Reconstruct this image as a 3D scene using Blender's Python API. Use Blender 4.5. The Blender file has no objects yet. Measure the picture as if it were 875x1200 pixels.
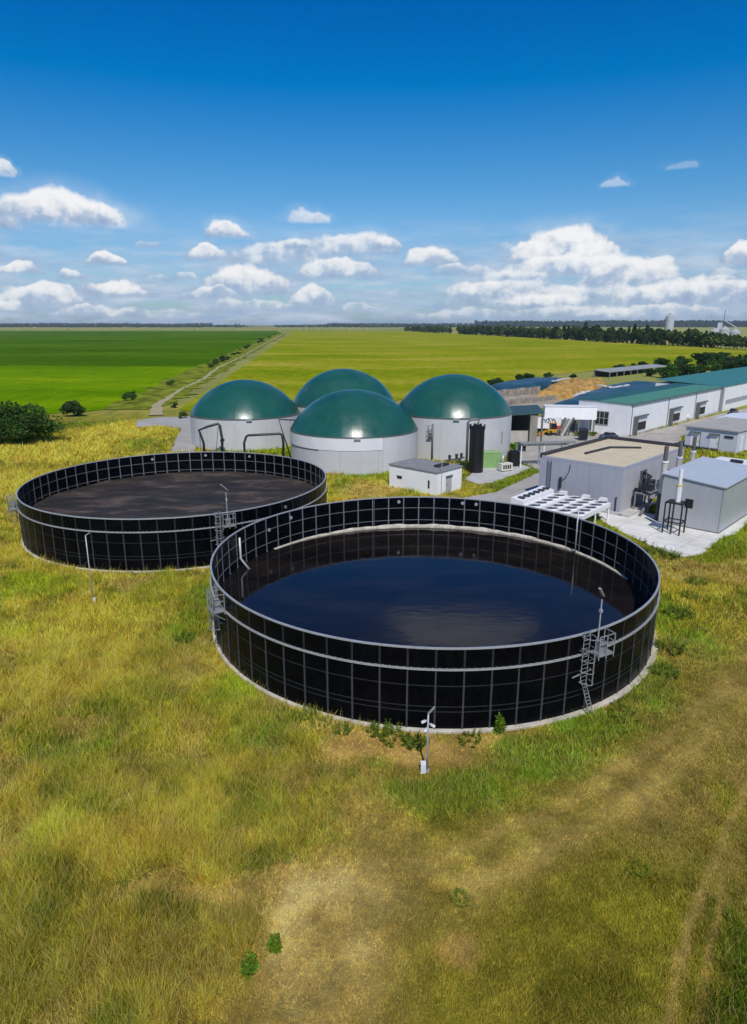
import bpy, bmesh, math, random
import numpy as np
from mathutils import Vector, Matrix

C = bpy.context.scene.collection
S = bpy.context.scene
R = math.radians
PI = math.pi
random.seed(7)
rng = np.random.default_rng(11)

# ------------------------------------------------------------------ camera
F_PX, HZ, CAMH = 785.0, 380.0, 25.0           # focal length and horizon row of the 875x1200 photograph
PITCH = math.atan((600 - HZ) / F_PX)
cam_d = bpy.data.cameras.new('camera')
cam = bpy.data.objects.new('camera', cam_d)
C.objects.link(cam)
cam.location = (0, 0, CAMH)
cam.rotation_euler = (PI / 2 - PITCH, 0, 0)
cam_d.sensor_fit = 'VERTICAL'
cam_d.sensor_height = 24.0
cam_d.lens = F_PX / 1200 * 24.0
cam_d.clip_start = 0.5
cam_d.clip_end = 90000
S.camera = cam

# ------------------------------------------------------------------ light
SUN_AZ, SUN_EL = R(7), R(50)                    # sun behind the camera, a little to its right
sd = Vector((math.sin(SUN_AZ) * math.cos(SUN_EL), -math.cos(SUN_AZ) * math.cos(SUN_EL), math.sin(SUN_EL)))
sun_d = bpy.data.lights.new('sun', 'SUN')
sun_d.energy = 3.9
sun_d.angle = R(0.5)
sun_d.color = (1.0, 0.95, 0.87)
sun = bpy.data.objects.new('sun', sun_d)
C.objects.link(sun)
sun.location = (0, -30, 80)
sun.rotation_euler = sd.to_track_quat('Z', 'Y').to_euler()
S.view_settings.view_transform = 'Standard'
S.view_settings.look = 'None'
S.view_settings.exposure = 0.0
S.view_settings.gamma = 1.0
S.view_settings.use_curve_mapping = False
S.render.engine = 'CYCLES'
S.cycles.max_bounces = 6
S.cycles.diffuse_bounces = 3
S.cycles.glossy_bounces = 3
S.cycles.transparent_max_bounces = 8
S.cycles.use_denoising = True
S.cycles.denoising_prefilter = 'ACCURATE'


def ray_dir(px, py):
    u, v = px - 437.5, py - 600
    d = Vector((u, F_PX * math.cos(PITCH) - v * math.sin(PITCH), -F_PX * math.sin(PITCH) - v * math.cos(PITCH)))
    return d.normalized()


def at(px, py, z=0.0):
    """The place of height z that the photograph shows at a pixel."""
    d = ray_dir(px, py)
    t = (z - CAMH) / d.z
    return Vector((d.x * t, d.y * t, z))


# ------------------------------------------------------------------ world: sky and clouds
W = bpy.data.worlds.new('World')
S.world = W
W.use_nodes = True
wn = W.node_tree
for n in list(wn.nodes):
    wn.nodes.remove(n)


class NT:
    """Small helper for writing node trees."""
    def __init__(self, nt):
        self.nt = nt

    def node(self, t, **kw):
        n = self.nt.nodes.new(t)
        for k, v in kw.items():
            setattr(n, k, v)
        return n

    def put(self, sock, v):
        if isinstance(v, bpy.types.NodeSocket):
            self.nt.links.new(v, sock)
        elif v is not None:
            if hasattr(sock, 'default_value') and hasattr(sock.default_value, '__len__') and not hasattr(v, '__len__'):
                v = [v] * len(sock.default_value)
            if hasattr(v, '__len__') and hasattr(sock.default_value, '__len__') and len(sock.default_value) == 4 and len(v) == 3:
                v = (*v, 1)
            sock.default_value = v

    def m(self, op, a, b=None, c=None, clamp=False):
        n = self.node('ShaderNodeMath', operation=op, use_clamp=clamp)
        for s, v in zip(n.inputs, (a, b, c)):
            self.put(s, v)
        return n.outputs[0]

    def vm(self, op, a, b=None):
        n = self.node('ShaderNodeVectorMath', operation=op)
        for s, v in zip(n.inputs, (a, b)):
            self.put(s, v)
        return n.outputs['Value'] if op in ('LENGTH', 'DOT_PRODUCT') else n.outputs[0]

    def mix(self, f, a, b, blend='MIX'):
        n = self.node('ShaderNodeMix', data_type='RGBA', blend_type=blend)
        self.put(n.inputs[0], f)
        self.put(n.inputs[6], a)
        self.put(n.inputs[7], b)
        return n.outputs[2]

    def noise(self, vec, scale, detail=4, rough=0.55, out='Fac', dist=0.0):
        n = self.node('ShaderNodeTexNoise')
        self.put(n.inputs['Vector'], vec)
        n.inputs['Scale'].default_value = scale
        n.inputs['Detail'].default_value = detail
        n.inputs['Roughness'].default_value = rough
        n.inputs['Distortion'].default_value = dist
        return n.outputs[out]

    def ramp(self, f, stops, interp='LINEAR'):
        n = self.node('ShaderNodeValToRGB')
        n.color_ramp.interpolation = interp
        e = n.color_ramp.elements
        while len(e) < len(stops):
            e.new(0.5)
        for el, (p, c) in zip(e, stops):
            el.position = p
            el.color = (*c, 1) if len(c) == 3 else c
        self.put(n.inputs[0], f)
        return n.outputs[0]

    def mr(self, v, a, b, c=0.0, d=1.0, smooth=False):
        n = self.node('ShaderNodeMapRange')
        n.interpolation_type = 'SMOOTHSTEP' if smooth else 'LINEAR'
        for s, x in zip(n.inputs, (v, a, b, c, d)):
            self.put(s, x)
        return n.outputs[0]


w = NT(wn)
tc = w.node('ShaderNodeTexCoord').outputs['Generated']
sky = w.node('ShaderNodeTexSky', sky_type='NISHITA')
sky.sun_disc = False
sky.sun_elevation = SUN_EL
sky.sun_rotation = math.atan2(sd.x, sd.y)
sky.altitude = 0
sky.air_density = 1.0
sky.dust_density = 0.6
sky.ozone_density = 2.0
sep = w.node('ShaderNodeSeparateXYZ')
w.put(sep.inputs[0], w.vm('NORMALIZE', tc))
dx, dy, dz = sep.outputs
EL = w.m('MULTIPLY', w.m('ARCSINE', dz), 180 / PI)
AZ = w.m('MULTIPLY', w.m('ARCTAN2', dx, dy), 180 / PI)
# the polarised deep blue of the upper sky: a tint on the sky by elevation
tint = w.ramp(w.mr(EL, 0, 60), [(0.0, (0.50, 0.72, 1.00)), (0.07, (0.52, 0.74, 1.00)), (0.12, (0.46, 0.76, 1.02)), (0.17, (0.30, 0.72, 1.02)),
                                (0.28, (0.0, 0.58, 1.06)), (0.36, (0.0, 0.47, 1.05)), (1.0, (0.02, 0.36, 0.9))])
skycol = w.mix(1.0, sky.outputs[0], tint, 'MULTIPLY')
skycol = w.vm('SCALE', skycol)
skycol.node.inputs['Scale'].default_value = 0.105

comb = w.node('ShaderNodeCombineXYZ')
w.put(comb.inputs[0], AZ)
w.put(comb.inputs[1], EL)
AE = comb.outputs[0]
n1 = w.noise(AE, 0.55, 5, 0.52, 'Color')
n2 = w.noise(AE, 0.17, 2, 0.5, 'Color')
disp = w.vm('MULTIPLY', w.vm('SUBTRACT', n1, (0.5, 0.5, 0.5)), (2.2, 1.5, 0))
disp2 = w.vm('MULTIPLY', w.vm('SUBTRACT', n2, (0.5, 0.5, 0.5)), (1.2, 0.6, 0))
P = w.vm('ADD', w.vm('ADD', AE, disp), disp2)
psep = w.node('ShaderNodeSeparateXYZ')
w.put(psep.inputs[0], P)
PEL = psep.outputs[1]
# flat bases wander less than the tops
PB = w.m('ADD', w.m('MULTIPLY', PEL, 0.18), w.m('MULTIPLY', EL, 0.82))
CLOUDS = [  # px centre, base row, half width, height, opacity
    (-8, 268, 40, 20, .9), (70, 264, 84, 40, 1.0), (120, 262, 34, 26, .9), (0, 206, 16, 18, .8), (265, 279, 28, 19, .95), (242, 305, 28, 19, .95),
    (360, 261, 28, 14, .65), (127, 311, 24, 17, .95), (172, 291, 15, 11, .5), (20, 321, 36, 17, .9), (85, 328, 18, 14, .8),
    (185, 332, 22, 11, .5), (218, 327, 14, 11, .6), (138, 348, 44, 21, .95), (50, 360, 58, 28, .9), (5, 366, 36, 18, .7),
    (325, 310, 60, 30, .75), (412, 300, 64, 26, .85), (395, 327, 54, 26, .9), (292, 347, 56, 38, .95), (368, 359, 30, 26, .9),
    (420, 368, 30, 13, .6), (300, 366, 70, 16, .6), (505, 313, 36, 25, .95), (545, 324, 46, 14, .6), (660, 306, 68, 38, 1.0), (622, 310, 34, 26, .9), (700, 306, 34, 24, .9), (665, 324, 92, 26, .85), (760, 318, 40, 18, .6), (600, 335, 50, 20, .5), (700, 352, 80, 22, .8),
    (738, 337, 66, 38, .9), (600, 362, 96, 34, .75), (560, 350, 50, 22, .7), (800, 360, 96, 34, .9), (672, 374, 90, 18, .7),
    (872, 312, 26, 30, .95), (845, 352, 50, 26, .8), (720, 219, 15, 10, .38), (800, 198, 22, 9, .2), (590, 296, 18, 12, .3), (540, 378, 80, 16, .6),
    (250, 352, 40, 14, .6), (455, 292, 22, 12, .7), (345, 292, 30, 12, .6), (470, 350, 40, 12, .4), (110, 372, 60, 14, .6), (640, 360, 60, 18, .7), (180, 376, 90, 16, .5), (760, 376, 120, 18, .65), (860, 330, 40, 14, .5)]


def az_el(px, py):
    d = ray_dir(px, py)
    return math.degrees(math.atan2(d.x, d.y)), math.degrees(math.asin(d.z))


extra = [(8, 24.0, 7.0, 3.6, .5), (-6, 27.5, 6.0, 3.0, .4), (24, 31, 8, 4, .6), (-38, 22, 7, 4, .8), (52, 12, 9, 6, .9),
         (-48, 7, 8, 4, .9), (70, 20, 9, 5, .7), (120, 14, 16, 8, .9), (-100, 12, 14, 7, .9), (170, 16, 16, 7, .8), (-150, 9, 14, 7, .8)]
blobs = []
for px, py, hw, h, op in CLOUDS:
    a, e = az_el(px, py)
    a2, _ = az_el(px + hw, py)
    _, e2 = az_el(px, py - h)
    blobs.append((a, e, abs(a2 - a), abs(e2 - e), op))
blobs += extra
tot = tone = None
for a, e, hw, h, op in blobs:
    q = w.vm('MULTIPLY', w.vm('SUBTRACT', P, (a, e, 0)), (1 / hw, 1 / (h * 1.05), 0))
    r = w.vm('LENGTH', q)
    d = w.m('MAXIMUM', w.mr(r, 1.10, 0.84, 0, op, True), w.mr(r, 1.55, 0.7, 0, op * .24, True))
    cut = w.mr(PB, e - 0.16 * h, e + 0.28 * h, 0, 1, True)
    d = w.m('MULTIPLY', d, cut)
    t = w.mr(PEL, e - 0.05 * h, e + 0.92 * h)
    if tot is None:
        tot, tone = d, t
    else:
        tone = w.m('ADD', w.m('MULTIPLY', tone, w.m('SUBTRACT', 1.0, d)), w.m('MULTIPLY', t, d))
        tot = w.m('SUBTRACT', 1.0, w.m('MULTIPLY', w.m('SUBTRACT', 1.0, tot), w.m('SUBTRACT', 1.0, d)))
n3 = w.noise(AE, 0.9, 5, 0.55)
tone = w.m('ADD', tone, w.mr(n3, 0.3, 0.7, -0.26, 0.26))
ccol = w.ramp(tone, [(0.0, (0.30, 0.41, 0.59)), (0.30, (0.42, 0.52, 0.68)), (0.55, (0.76, 0.79, 0.84)), (0.82, (0.92, 0.92, 0.92))])
tot = w.m('MULTIPLY', tot, 0.97)
# thin grey-blue bank of far clouds low over the horizon
bank_v = w.vm('MULTIPLY', AE, (0.15, 0.75, 0))
bank = w.mr(w.noise(bank_v, 1.0, 6, 0.6), 0.36, 0.60, 0, 0.92, True)
bank = w.m('MULTIPLY', bank, w.mr(EL, 9.0, 2.2, 0, 1, True))
bcol = w.ramp(w.noise(w.vm('MULTIPLY', AE, (0.22, 1.2, 0)), 1.0, 5), [(0.35, (0.33, 0.47, 0.68)), (0.65, (0.60, 0.68, 0.79))])
skyb = w.mix(bank, skycol, bcol)
final = w.mix(tot, skyb, ccol)
bg = w.node('ShaderNodeBackground')
w.put(bg.inputs[0], final)
bg.inputs[1].default_value = 1.0
wo = w.node('ShaderNodeOutputWorld')
wn.links.new(bg.outputs[0], wo.inputs[0])

# ------------------------------------------------------------------ materials
MATS = {}


def M(name, col, rough=0.7, metal=0.0, var=0.12, scale=1.0, bump=0.0, streak=0.0, spec=0.5, coat=0.0, dirt=None, emit=None):
    if name in MATS:
        return MATS[name]
    m = bpy.data.materials.new(name)
    m.use_nodes = True
    nt = m.node_tree
    b = nt.nodes['Principled BSDF']
    t = NT(nt)
    g = t.node('ShaderNodeNewGeometry').outputs['Position']
    nz = t.noise(g, scale, 6, 0.6)
    lo = [c * (1 - var) for c in col]
    hi = [min(1, c * (1 + var)) for c in col]
    colr = t.ramp(nz, [(0.3, lo), (0.7, hi)])
    if streak:
        sv = t.vm('MULTIPLY', g, (1, 1, 0.10))
        sn = t.mr(t.noise(sv, scale * 2.5, 5, 0.65), 0.48, 0.75, 0, streak)
        colr = t.mix(sn, colr, dirt or (0.16, 0.14, 0.11))
    t.put(b.inputs['Base Color'], colr)
    b.inputs['Roughness'].default_value = rough
    t.put(b.inputs['Roughness'], t.mr(t.noise(g, scale * 1.7, 4), 0.3, 0.7, max(0.02, rough - 0.08), min(1, rough + 0.1)))
    b.inputs['Metallic'].default_value = metal
    b.inputs['Specular IOR Level'].default_value = spec
    b.inputs['Coat Weight'].default_value = coat
    if bump:
        bn = t.node('ShaderNodeBump')
        bn.inputs['Strength'].default_value = bump
        bn.inputs['Distance'].default_value = 0.05
        t.put(bn.inputs['Height'], t.noise(g, scale * 6, 5, 0.65))
        nt.links.new(bn.outputs[0], b.inputs['Normal'])
    MATS[name] = m
    return m


def ribbed(name, col, pitch=0.25, rough=0.45, metal=0.0, var=0.08, depth=0.03, axis='z', streak=0.12, spec=0.5):
    """Sheet cladding: vertical ribs run round whatever direction the wall faces."""
    if name in MATS:
        return MATS[name]
    m = M(name, col, rough, metal, var, 0.5, 0, streak, spec)
    nt = m.node_tree
    t = NT(nt)
    g = t.node('ShaderNodeNewGeometry').outputs['Position']
    s = t.node('ShaderNodeSeparateXYZ')
    t.put(s.inputs[0], g)
    if axis == 'z':
        # along the two wall directions of the yard grid (45 degrees), combined
        a = t.m('ADD', t.m('MULTIPLY', s.outputs[0], 0.7071), t.m('MULTIPLY', s.outputs[1], 0.7071))
        b_ = t.m('SUBTRACT', t.m('MULTIPLY', s.outputs[0], 0.7071), t.m('MULTIPLY', s.outputs[1], 0.7071))
        h = t.m('ADD', t.m('SINE', t.m('MULTIPLY', a, 2 * PI / pitch)), t.m('SINE', t.m('MULTIPLY', b_, 2 * PI / pitch)))
    else:
        a = t.m('ADD', t.m('MULTIPLY', s.outputs[0], 0.7071), t.m('MULTIPLY', s.outputs[1], 0.7071))
        h = t.m('SINE', t.m('MULTIPLY', a, 2 * PI / pitch))
    bn = t.node('ShaderNodeBump')
    bn.inputs['Strength'].default_value = 0.2
    bn.inputs['Distance'].default_value = depth
    t.put(bn.inputs['Height'], h)
    nt.links.new(bn.outputs[0], nt.nodes['Principled BSDF'].inputs['Normal'])
    return m


def leaf_mat(name, trans=0.35, rough=0.6, spec=0.12, up=0.0):
    """Leaves and blades: colour from the mesh's own colour attribute."""
    m = bpy.data.materials.new(name)
    m.use_nodes = True
    nt = m.node_tree
    b = nt.nodes['Principled BSDF']
    t = NT(nt)
    col = t.node('ShaderNodeAttribute', attribute_name='Col').outputs['Color']
    t.put(b.inputs['Base Color'], col)
    b.inputs['Roughness'].default_value = rough
    b.inputs['Specular IOR Level'].default_value = spec
    tr = t.node('ShaderNodeBsdfTranslucent')
    t.put(tr.inputs[0], t.mix(1.0, col, (1.15, 1.2, 0.7), 'MULTIPLY'))
    mx = t.node('ShaderNodeMixShader')
    mx.inputs[0].default_value = trans
    nt.links.new(b.outputs[0], mx.inputs[1])
    nt.links.new(tr.outputs[0], mx.inputs[2])
    if up:                                                # blades this fine shade like the sward they make up
        gn = t.node('ShaderNodeNewGeometry').outputs['Normal']
        v = t.vm('NORMALIZE', t.vm('ADD', gn, (0, 0, up)))
        nt.links.new(v, b.inputs['Normal'])
    nt.links.new(mx.outputs[0], nt.nodes['Material Output'].inputs[0])
    return m


GALV_MID = M('galvanised_weathered', (0.27, 0.28, 0.29), 0.5, 0.3, 0.18, 3)
GALV = M('galvanised', (0.42, 0.43, 0.44), 0.45, 0.35, 0.12, 3)
GALV_DULL = M('galvanised_dull', (0.20, 0.205, 0.21), 0.55, 0.2, 0.2, 3)
STRIP_DARK = M('dark_strip', (0.013, 0.0145, 0.017), 0.6, 0.0, 0.25, 2)
WHITE = M('white_paint', (0.72, 0.72, 0.72), 0.55, 0, 0.06, 0.6, 0, 0.12)
WHITEWALL = M('white_wall', (0.84, 0.84, 0.84), 0.75, 0, 0.05, 0.4, 0.05, 0.12, dirt=(.5, .48, .44))
BLACK = M('black_paint', (0.012, 0.012, 0.013), 0.5, 0, 0.3, 2)
BLACKPL = M('black_plastic', (0.008, 0.008, 0.009), 0.42, 0, 0.3, 2, 0.1)
GREYCONC = M('concrete', (0.46, 0.45, 0.43), 0.85, 0, 0.14, 0.5, 0.15, 0.2)
PALECONC = M('pale_concrete', (0.62, 0.61, 0.58), 0.85, 0, 0.12, 0.35, 0.12, 0.0)
DIGWALL = M('digester_wall', (0.50, 0.50, 0.51), 0.7, 0, 0.06, 0.35, 0.05, 0.25, dirt=(0.38, 0.37, 0.36))
DIGBAND = M('digester_band', (0.68, 0.68, 0.69), 0.5, 0, 0.05, 0.5, 0.0, 0.2, dirt=(0.5, 0.49, 0.47))
DARKSTEEL = M('dark_steel', (0.035, 0.04, 0.045), 0.5, 0.2, 0.2, 3)
GREYSTEEL = M('grey_steel', (0.13, 0.14, 0.14), 0.5, 0.3, 0.2, 3)
GLASS = M('dark_glass', (0.02, 0.025, 0.03), 0.1, 0, 0.1, 2)
RUBBER = M('rubber', (0.015, 0.015, 0.015), 0.8, 0, 0.2, 3)
BARK = M('bark', (0.09, 0.065, 0.045), 0.9, 0, 0.3, 6, 0.4)
LEAF = leaf_mat('leaves', 0.28)
BLADE = leaf_mat('grass_blades', 0.40, 0.8, 0.0, 1.1)


# ------------------------------------------------------------------ mesh builder
ORG = {}


def origin(o):
    while o.parent:
        o = o.parent
    return ORG[o.name]


def tag(o, label=None, cat=None, group=None, kind=None):
    if label:
        o['label'] = label
    if cat:
        o['category'] = cat
    if group:
        o['group'] = group
    if kind:
        o['kind'] = kind
    return o


def thing(name, loc, label, cat, group=None):
    o = bpy.data.objects.new(name, None)
    o.empty_display_size = 0.5
    C.objects.link(o)
    o.location = loc
    ORG[o.name] = Vector(loc)
    return tag(o, label, cat, group)


class MB:
    def __init__(self):
        self.v, self.f = [], []

    def poly(self, pts):
        k = len(self.v)
        self.v += [tuple(p) for p in pts]
        self.f.append(tuple(range(k, k + len(pts))))
        return self

    def prism(self, base, z0, z1):
        """Closed prism on a ground outline; z0, z1 numbers or one per corner."""
        n = len(base)
        area = sum(base[i][0] * base[(i + 1) % n][1] - base[(i + 1) % n][0] * base[i][1] for i in range(n))
        idx = range(n) if area > 0 else range(n - 1, -1, -1)
        k = len(self.v)
        Z0 = z0 if hasattr(z0, '__len__') else [z0] * n
        Z1 = z1 if hasattr(z1, '__len__') else [z1] * n
        self.v += [(base[i][0], base[i][1], Z0[i]) for i in idx] + [(base[i][0], base[i][1], Z1[i]) for i in idx]
        self.f.append(tuple(range(k + n - 1, k - 1, -1)))
        self.f.append(tuple(range(k + n, k + 2 * n)))
        for i in range(n):
            j = (i + 1) % n
            self.f.append((k + i, k + j, k + n + j, k + n + i))
        return self

    def bar(self, o, a, b, c):
        """Box with one corner at o and edge vectors a, b, c."""
        o, a, b, c = Vector(o), Vector(a), Vector(b), Vector(c)
        if a.cross(b).dot(c) < 0:
            a, b = b, a
        k = len(self.v)
        self.v += [tuple(p) for p in (o, o + a, o + a + b, o + b, o + c, o + a + c, o + a + b + c, o + b + c)]
        for q in ((3, 2, 1, 0), (4, 5, 6, 7), (0, 1, 5, 4), (1, 2, 6, 5), (2, 3, 7, 6), (3, 0, 4, 7)):
            self.f.append(tuple(k + i for i in q))
        return self

    def box(self, c, u, lu, lw, lh):
        """Upright box: centre of its base c, unit direction u with length lu, width lw across, height lh."""
        c, u = Vector(c), Vector((u[0], u[1], 0)).normalized()
        wv = Vector((-u.y, u.x, 0))
        return self.bar(c - u * lu / 2 - wv * lw / 2, u * lu, wv * lw, (0, 0, lh))

    def beam(self, p, q, wd, ht=None):
        """Square-section beam from p to q."""
        p, q = Vector(p), Vector(q)
        d = q - p
        up = Vector((0, 0, 1)) if abs(d.normalized().z) < 0.95 else Vector((0, 1, 0))
        s = d.cross(up).normalized()
        t = s.cross(d).normalized()
        ht = ht or wd
        return self.bar(p - s * wd / 2 - t * ht / 2, d, s * wd, t * ht)

    def tube(self, pts, r, n=8, cap=True):
        pts = [Vector(p) for p in pts]
        rs = r if hasattr(r, '__len__') else [r] * len(pts)
        k = len(self.v)
        ref = None
        for i, p in enumerate(pts):
            d = (pts[min(i + 1, len(pts) - 1)] - pts[max(i - 1, 0)]).normalized()
            if ref is None:
                ref = Vector((0, 0, 1)) if abs(d.z) < 0.9 else Vector((1, 0, 0))
            s = d.cross(ref).normalized()
            t = s.cross(d).normalized()
            ref = t
            for j in range(n):
                a = 2 * PI * j / n
                self.v.append(tuple(p + (s * math.cos(a) + t * math.sin(a)) * rs[i]))
        for i in range(len(pts) - 1):
            for j in range(n):
                a, b = k + i * n + j, k + i * n + (j + 1) % n
                self.f.append((a, b, b + n, a + n))
        if cap:
            self.f.append(tuple(range(k + n - 1, k - 1, -1)))
            e = k + (len(pts) - 1) * n
            self.f.append(tuple(range(e, e + n)))
        return self

    def lathe(self, cx, cy, prof, n=96, a0=0.0, a1=2 * PI, close=False):
        """Turn a profile of (radius, z) round a vertical axis; close joins the last point to the first."""
        full = abs(a1 - a0 - 2 * PI) < 1e-6
        k = len(self.v)
        m = len(prof)
        cols = n if full else n + 1
        for j in range(cols):
            a = a0 + (a1 - a0) * j / n
            for r, z in prof:
                self.v.append((cx + r * math.cos(a), cy + r * math.sin(a), z))
        for j in range(n):
            j2 = (j + 1) % cols
            for i in range(m if close else m - 1):
                i2 = (i + 1) % m
                self.f.append((k + j * m + i, k + j2 * m + i, k + j2 * m + i2, k + j * m + i2))
        if not full and close:
            self.f.append(tuple(k + i for i in range(m)))
            self.f.append(tuple(k + n * m + i for i in range(m - 1, -1, -1)))
        return self

    def cyl(self, c, r, h, n=24, r2=None):
        return self.tube([c, (c[0], c[1], c[2] + h)], [r, r if r2 is None else r2], n)

    def build(self, name, mat, parent=None, smooth=False, org=None):
        me = bpy.data.meshes.new(name)
        if parent is not None:
            og = origin(parent)
        elif org is not None:
            og = Vector(org)
        else:
            og = Vector((0, 0, 0))
        me.from_pydata([(x - og.x, y - og.y, z - og.z) for x, y, z in self.v], [], self.f)
        me.materials.append(mat)
        if smooth:
            me.shade_smooth()
            if smooth is not True:
                me.set_sharp_from_angle(angle=R(smooth))
        o = bpy.data.objects.new(name, me)
        C.objects.link(o)
        if parent is not None:
            o.parent = parent
        else:
            o.location = og
            ORG[o.name] = og
        return o


def copy_thing(root, loc, rz=0.0, label=None, scale=None, group=None):
    c = root.copy()
    C.objects.link(c)
    c.location = loc
    c.rotation_euler.z = rz
    if scale is not None:
        c.scale = scale if hasattr(scale, '__len__') else (scale,) * 3
    if label:
        c['label'] = label
    if group:
        c['group'] = group

    def kids(src, dst):
        for ch in list(src.children):
            d = ch.copy()
            C.objects.link(d)
            d.parent = dst
            kids(ch, d)
    kids(root, c)
    ORG[c.name] = Vector(loc)
    return c


def V2(*p):
    return [Vector((q[0], q[1], 0)) for q in p]


# ------------------------------------------------------------------ numpy noise and the ground's cover
def vnoise(x, y, seed=0):
    xi, yi = np.floor(x).astype(np.int64), np.floor(y).astype(np.int64)
    xf, yf = x - xi, y - yi
    u, v = xf * xf * (3 - 2 * xf), yf * yf * (3 - 2 * yf)

    def h(a, b):
        n = (a * 374761393 + b * 668265263 + seed * 1442695041) & 0xFFFFFFFF
        n = ((n ^ (n >> 13)) * 1274126177) & 0xFFFFFFFF
        return ((n ^ (n >> 16)) & 0xFFFF) / 65535.0
    return (h(xi, yi) * (1 - u) + h(xi + 1, yi) * u) * (1 - v) + (h(xi, yi + 1) * (1 - u) + h(xi + 1, yi + 1) * u) * v


def fbm(x, y, sc, oct=4, seed=0):
    s, a, t = 0, 1.0, 0
    for i in range(oct):
        s = s + a * vnoise(x * sc * 2 ** i + 13.7 * i, y * sc * 2 ** i + 5.1 * i, seed + i)
        t += a
        a *= 0.55
    return s / t


def sstep(a, b, x):
    t = np.clip((x - a) / (b - a), 0, 1)
    return t * t * (3 - 2 * t)


def inpoly(x, y, poly):
    ins = np.zeros(x.shape, bool)
    n = len(poly)
    for i in range(n):
        x1, y1 = poly[i][0], poly[i][1]
        x2, y2 = poly[(i + 1) % n][0], poly[(i + 1) % n][1]
        if y1 == y2:
            continue
        c = ((y1 > y) != (y2 > y)) & (x < (x2 - x1) * (y - y1) / (y2 - y1) + x1)
        ins ^= c
    return ins


TANK_R = 18.85
TANKS = [(4.97, 56.35), (-25.05, 84.84)]
DIGS = [(-3.6, 124.6, 11.7, 6.4, 7.0), (-28.0, 147.5, 11.8, 6.4, 7.0), (16.2, 137.0, 11.7, 8.0, 7.3), (-6.8, 156.0, 11.7, 7.6, 7.6)]

GOLD = np.array((0.56, 0.412, 0.046))
OLIVE = np.array((0.240, 0.225, 0.020))
DKOLIVE = np.array((0.185, 0.160, 0.020))
GREEN = np.array((0.130, 0.215, 0.012))
BRIGHT = np.array((0.250, 0.340, 0.012))
TAN = np.array((0.350, 0.258, 0.066))
SOIL = np.array((0.50, 0.325, 0.095))
PALE = np.array((0.72, 0.525, 0.185))

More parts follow.
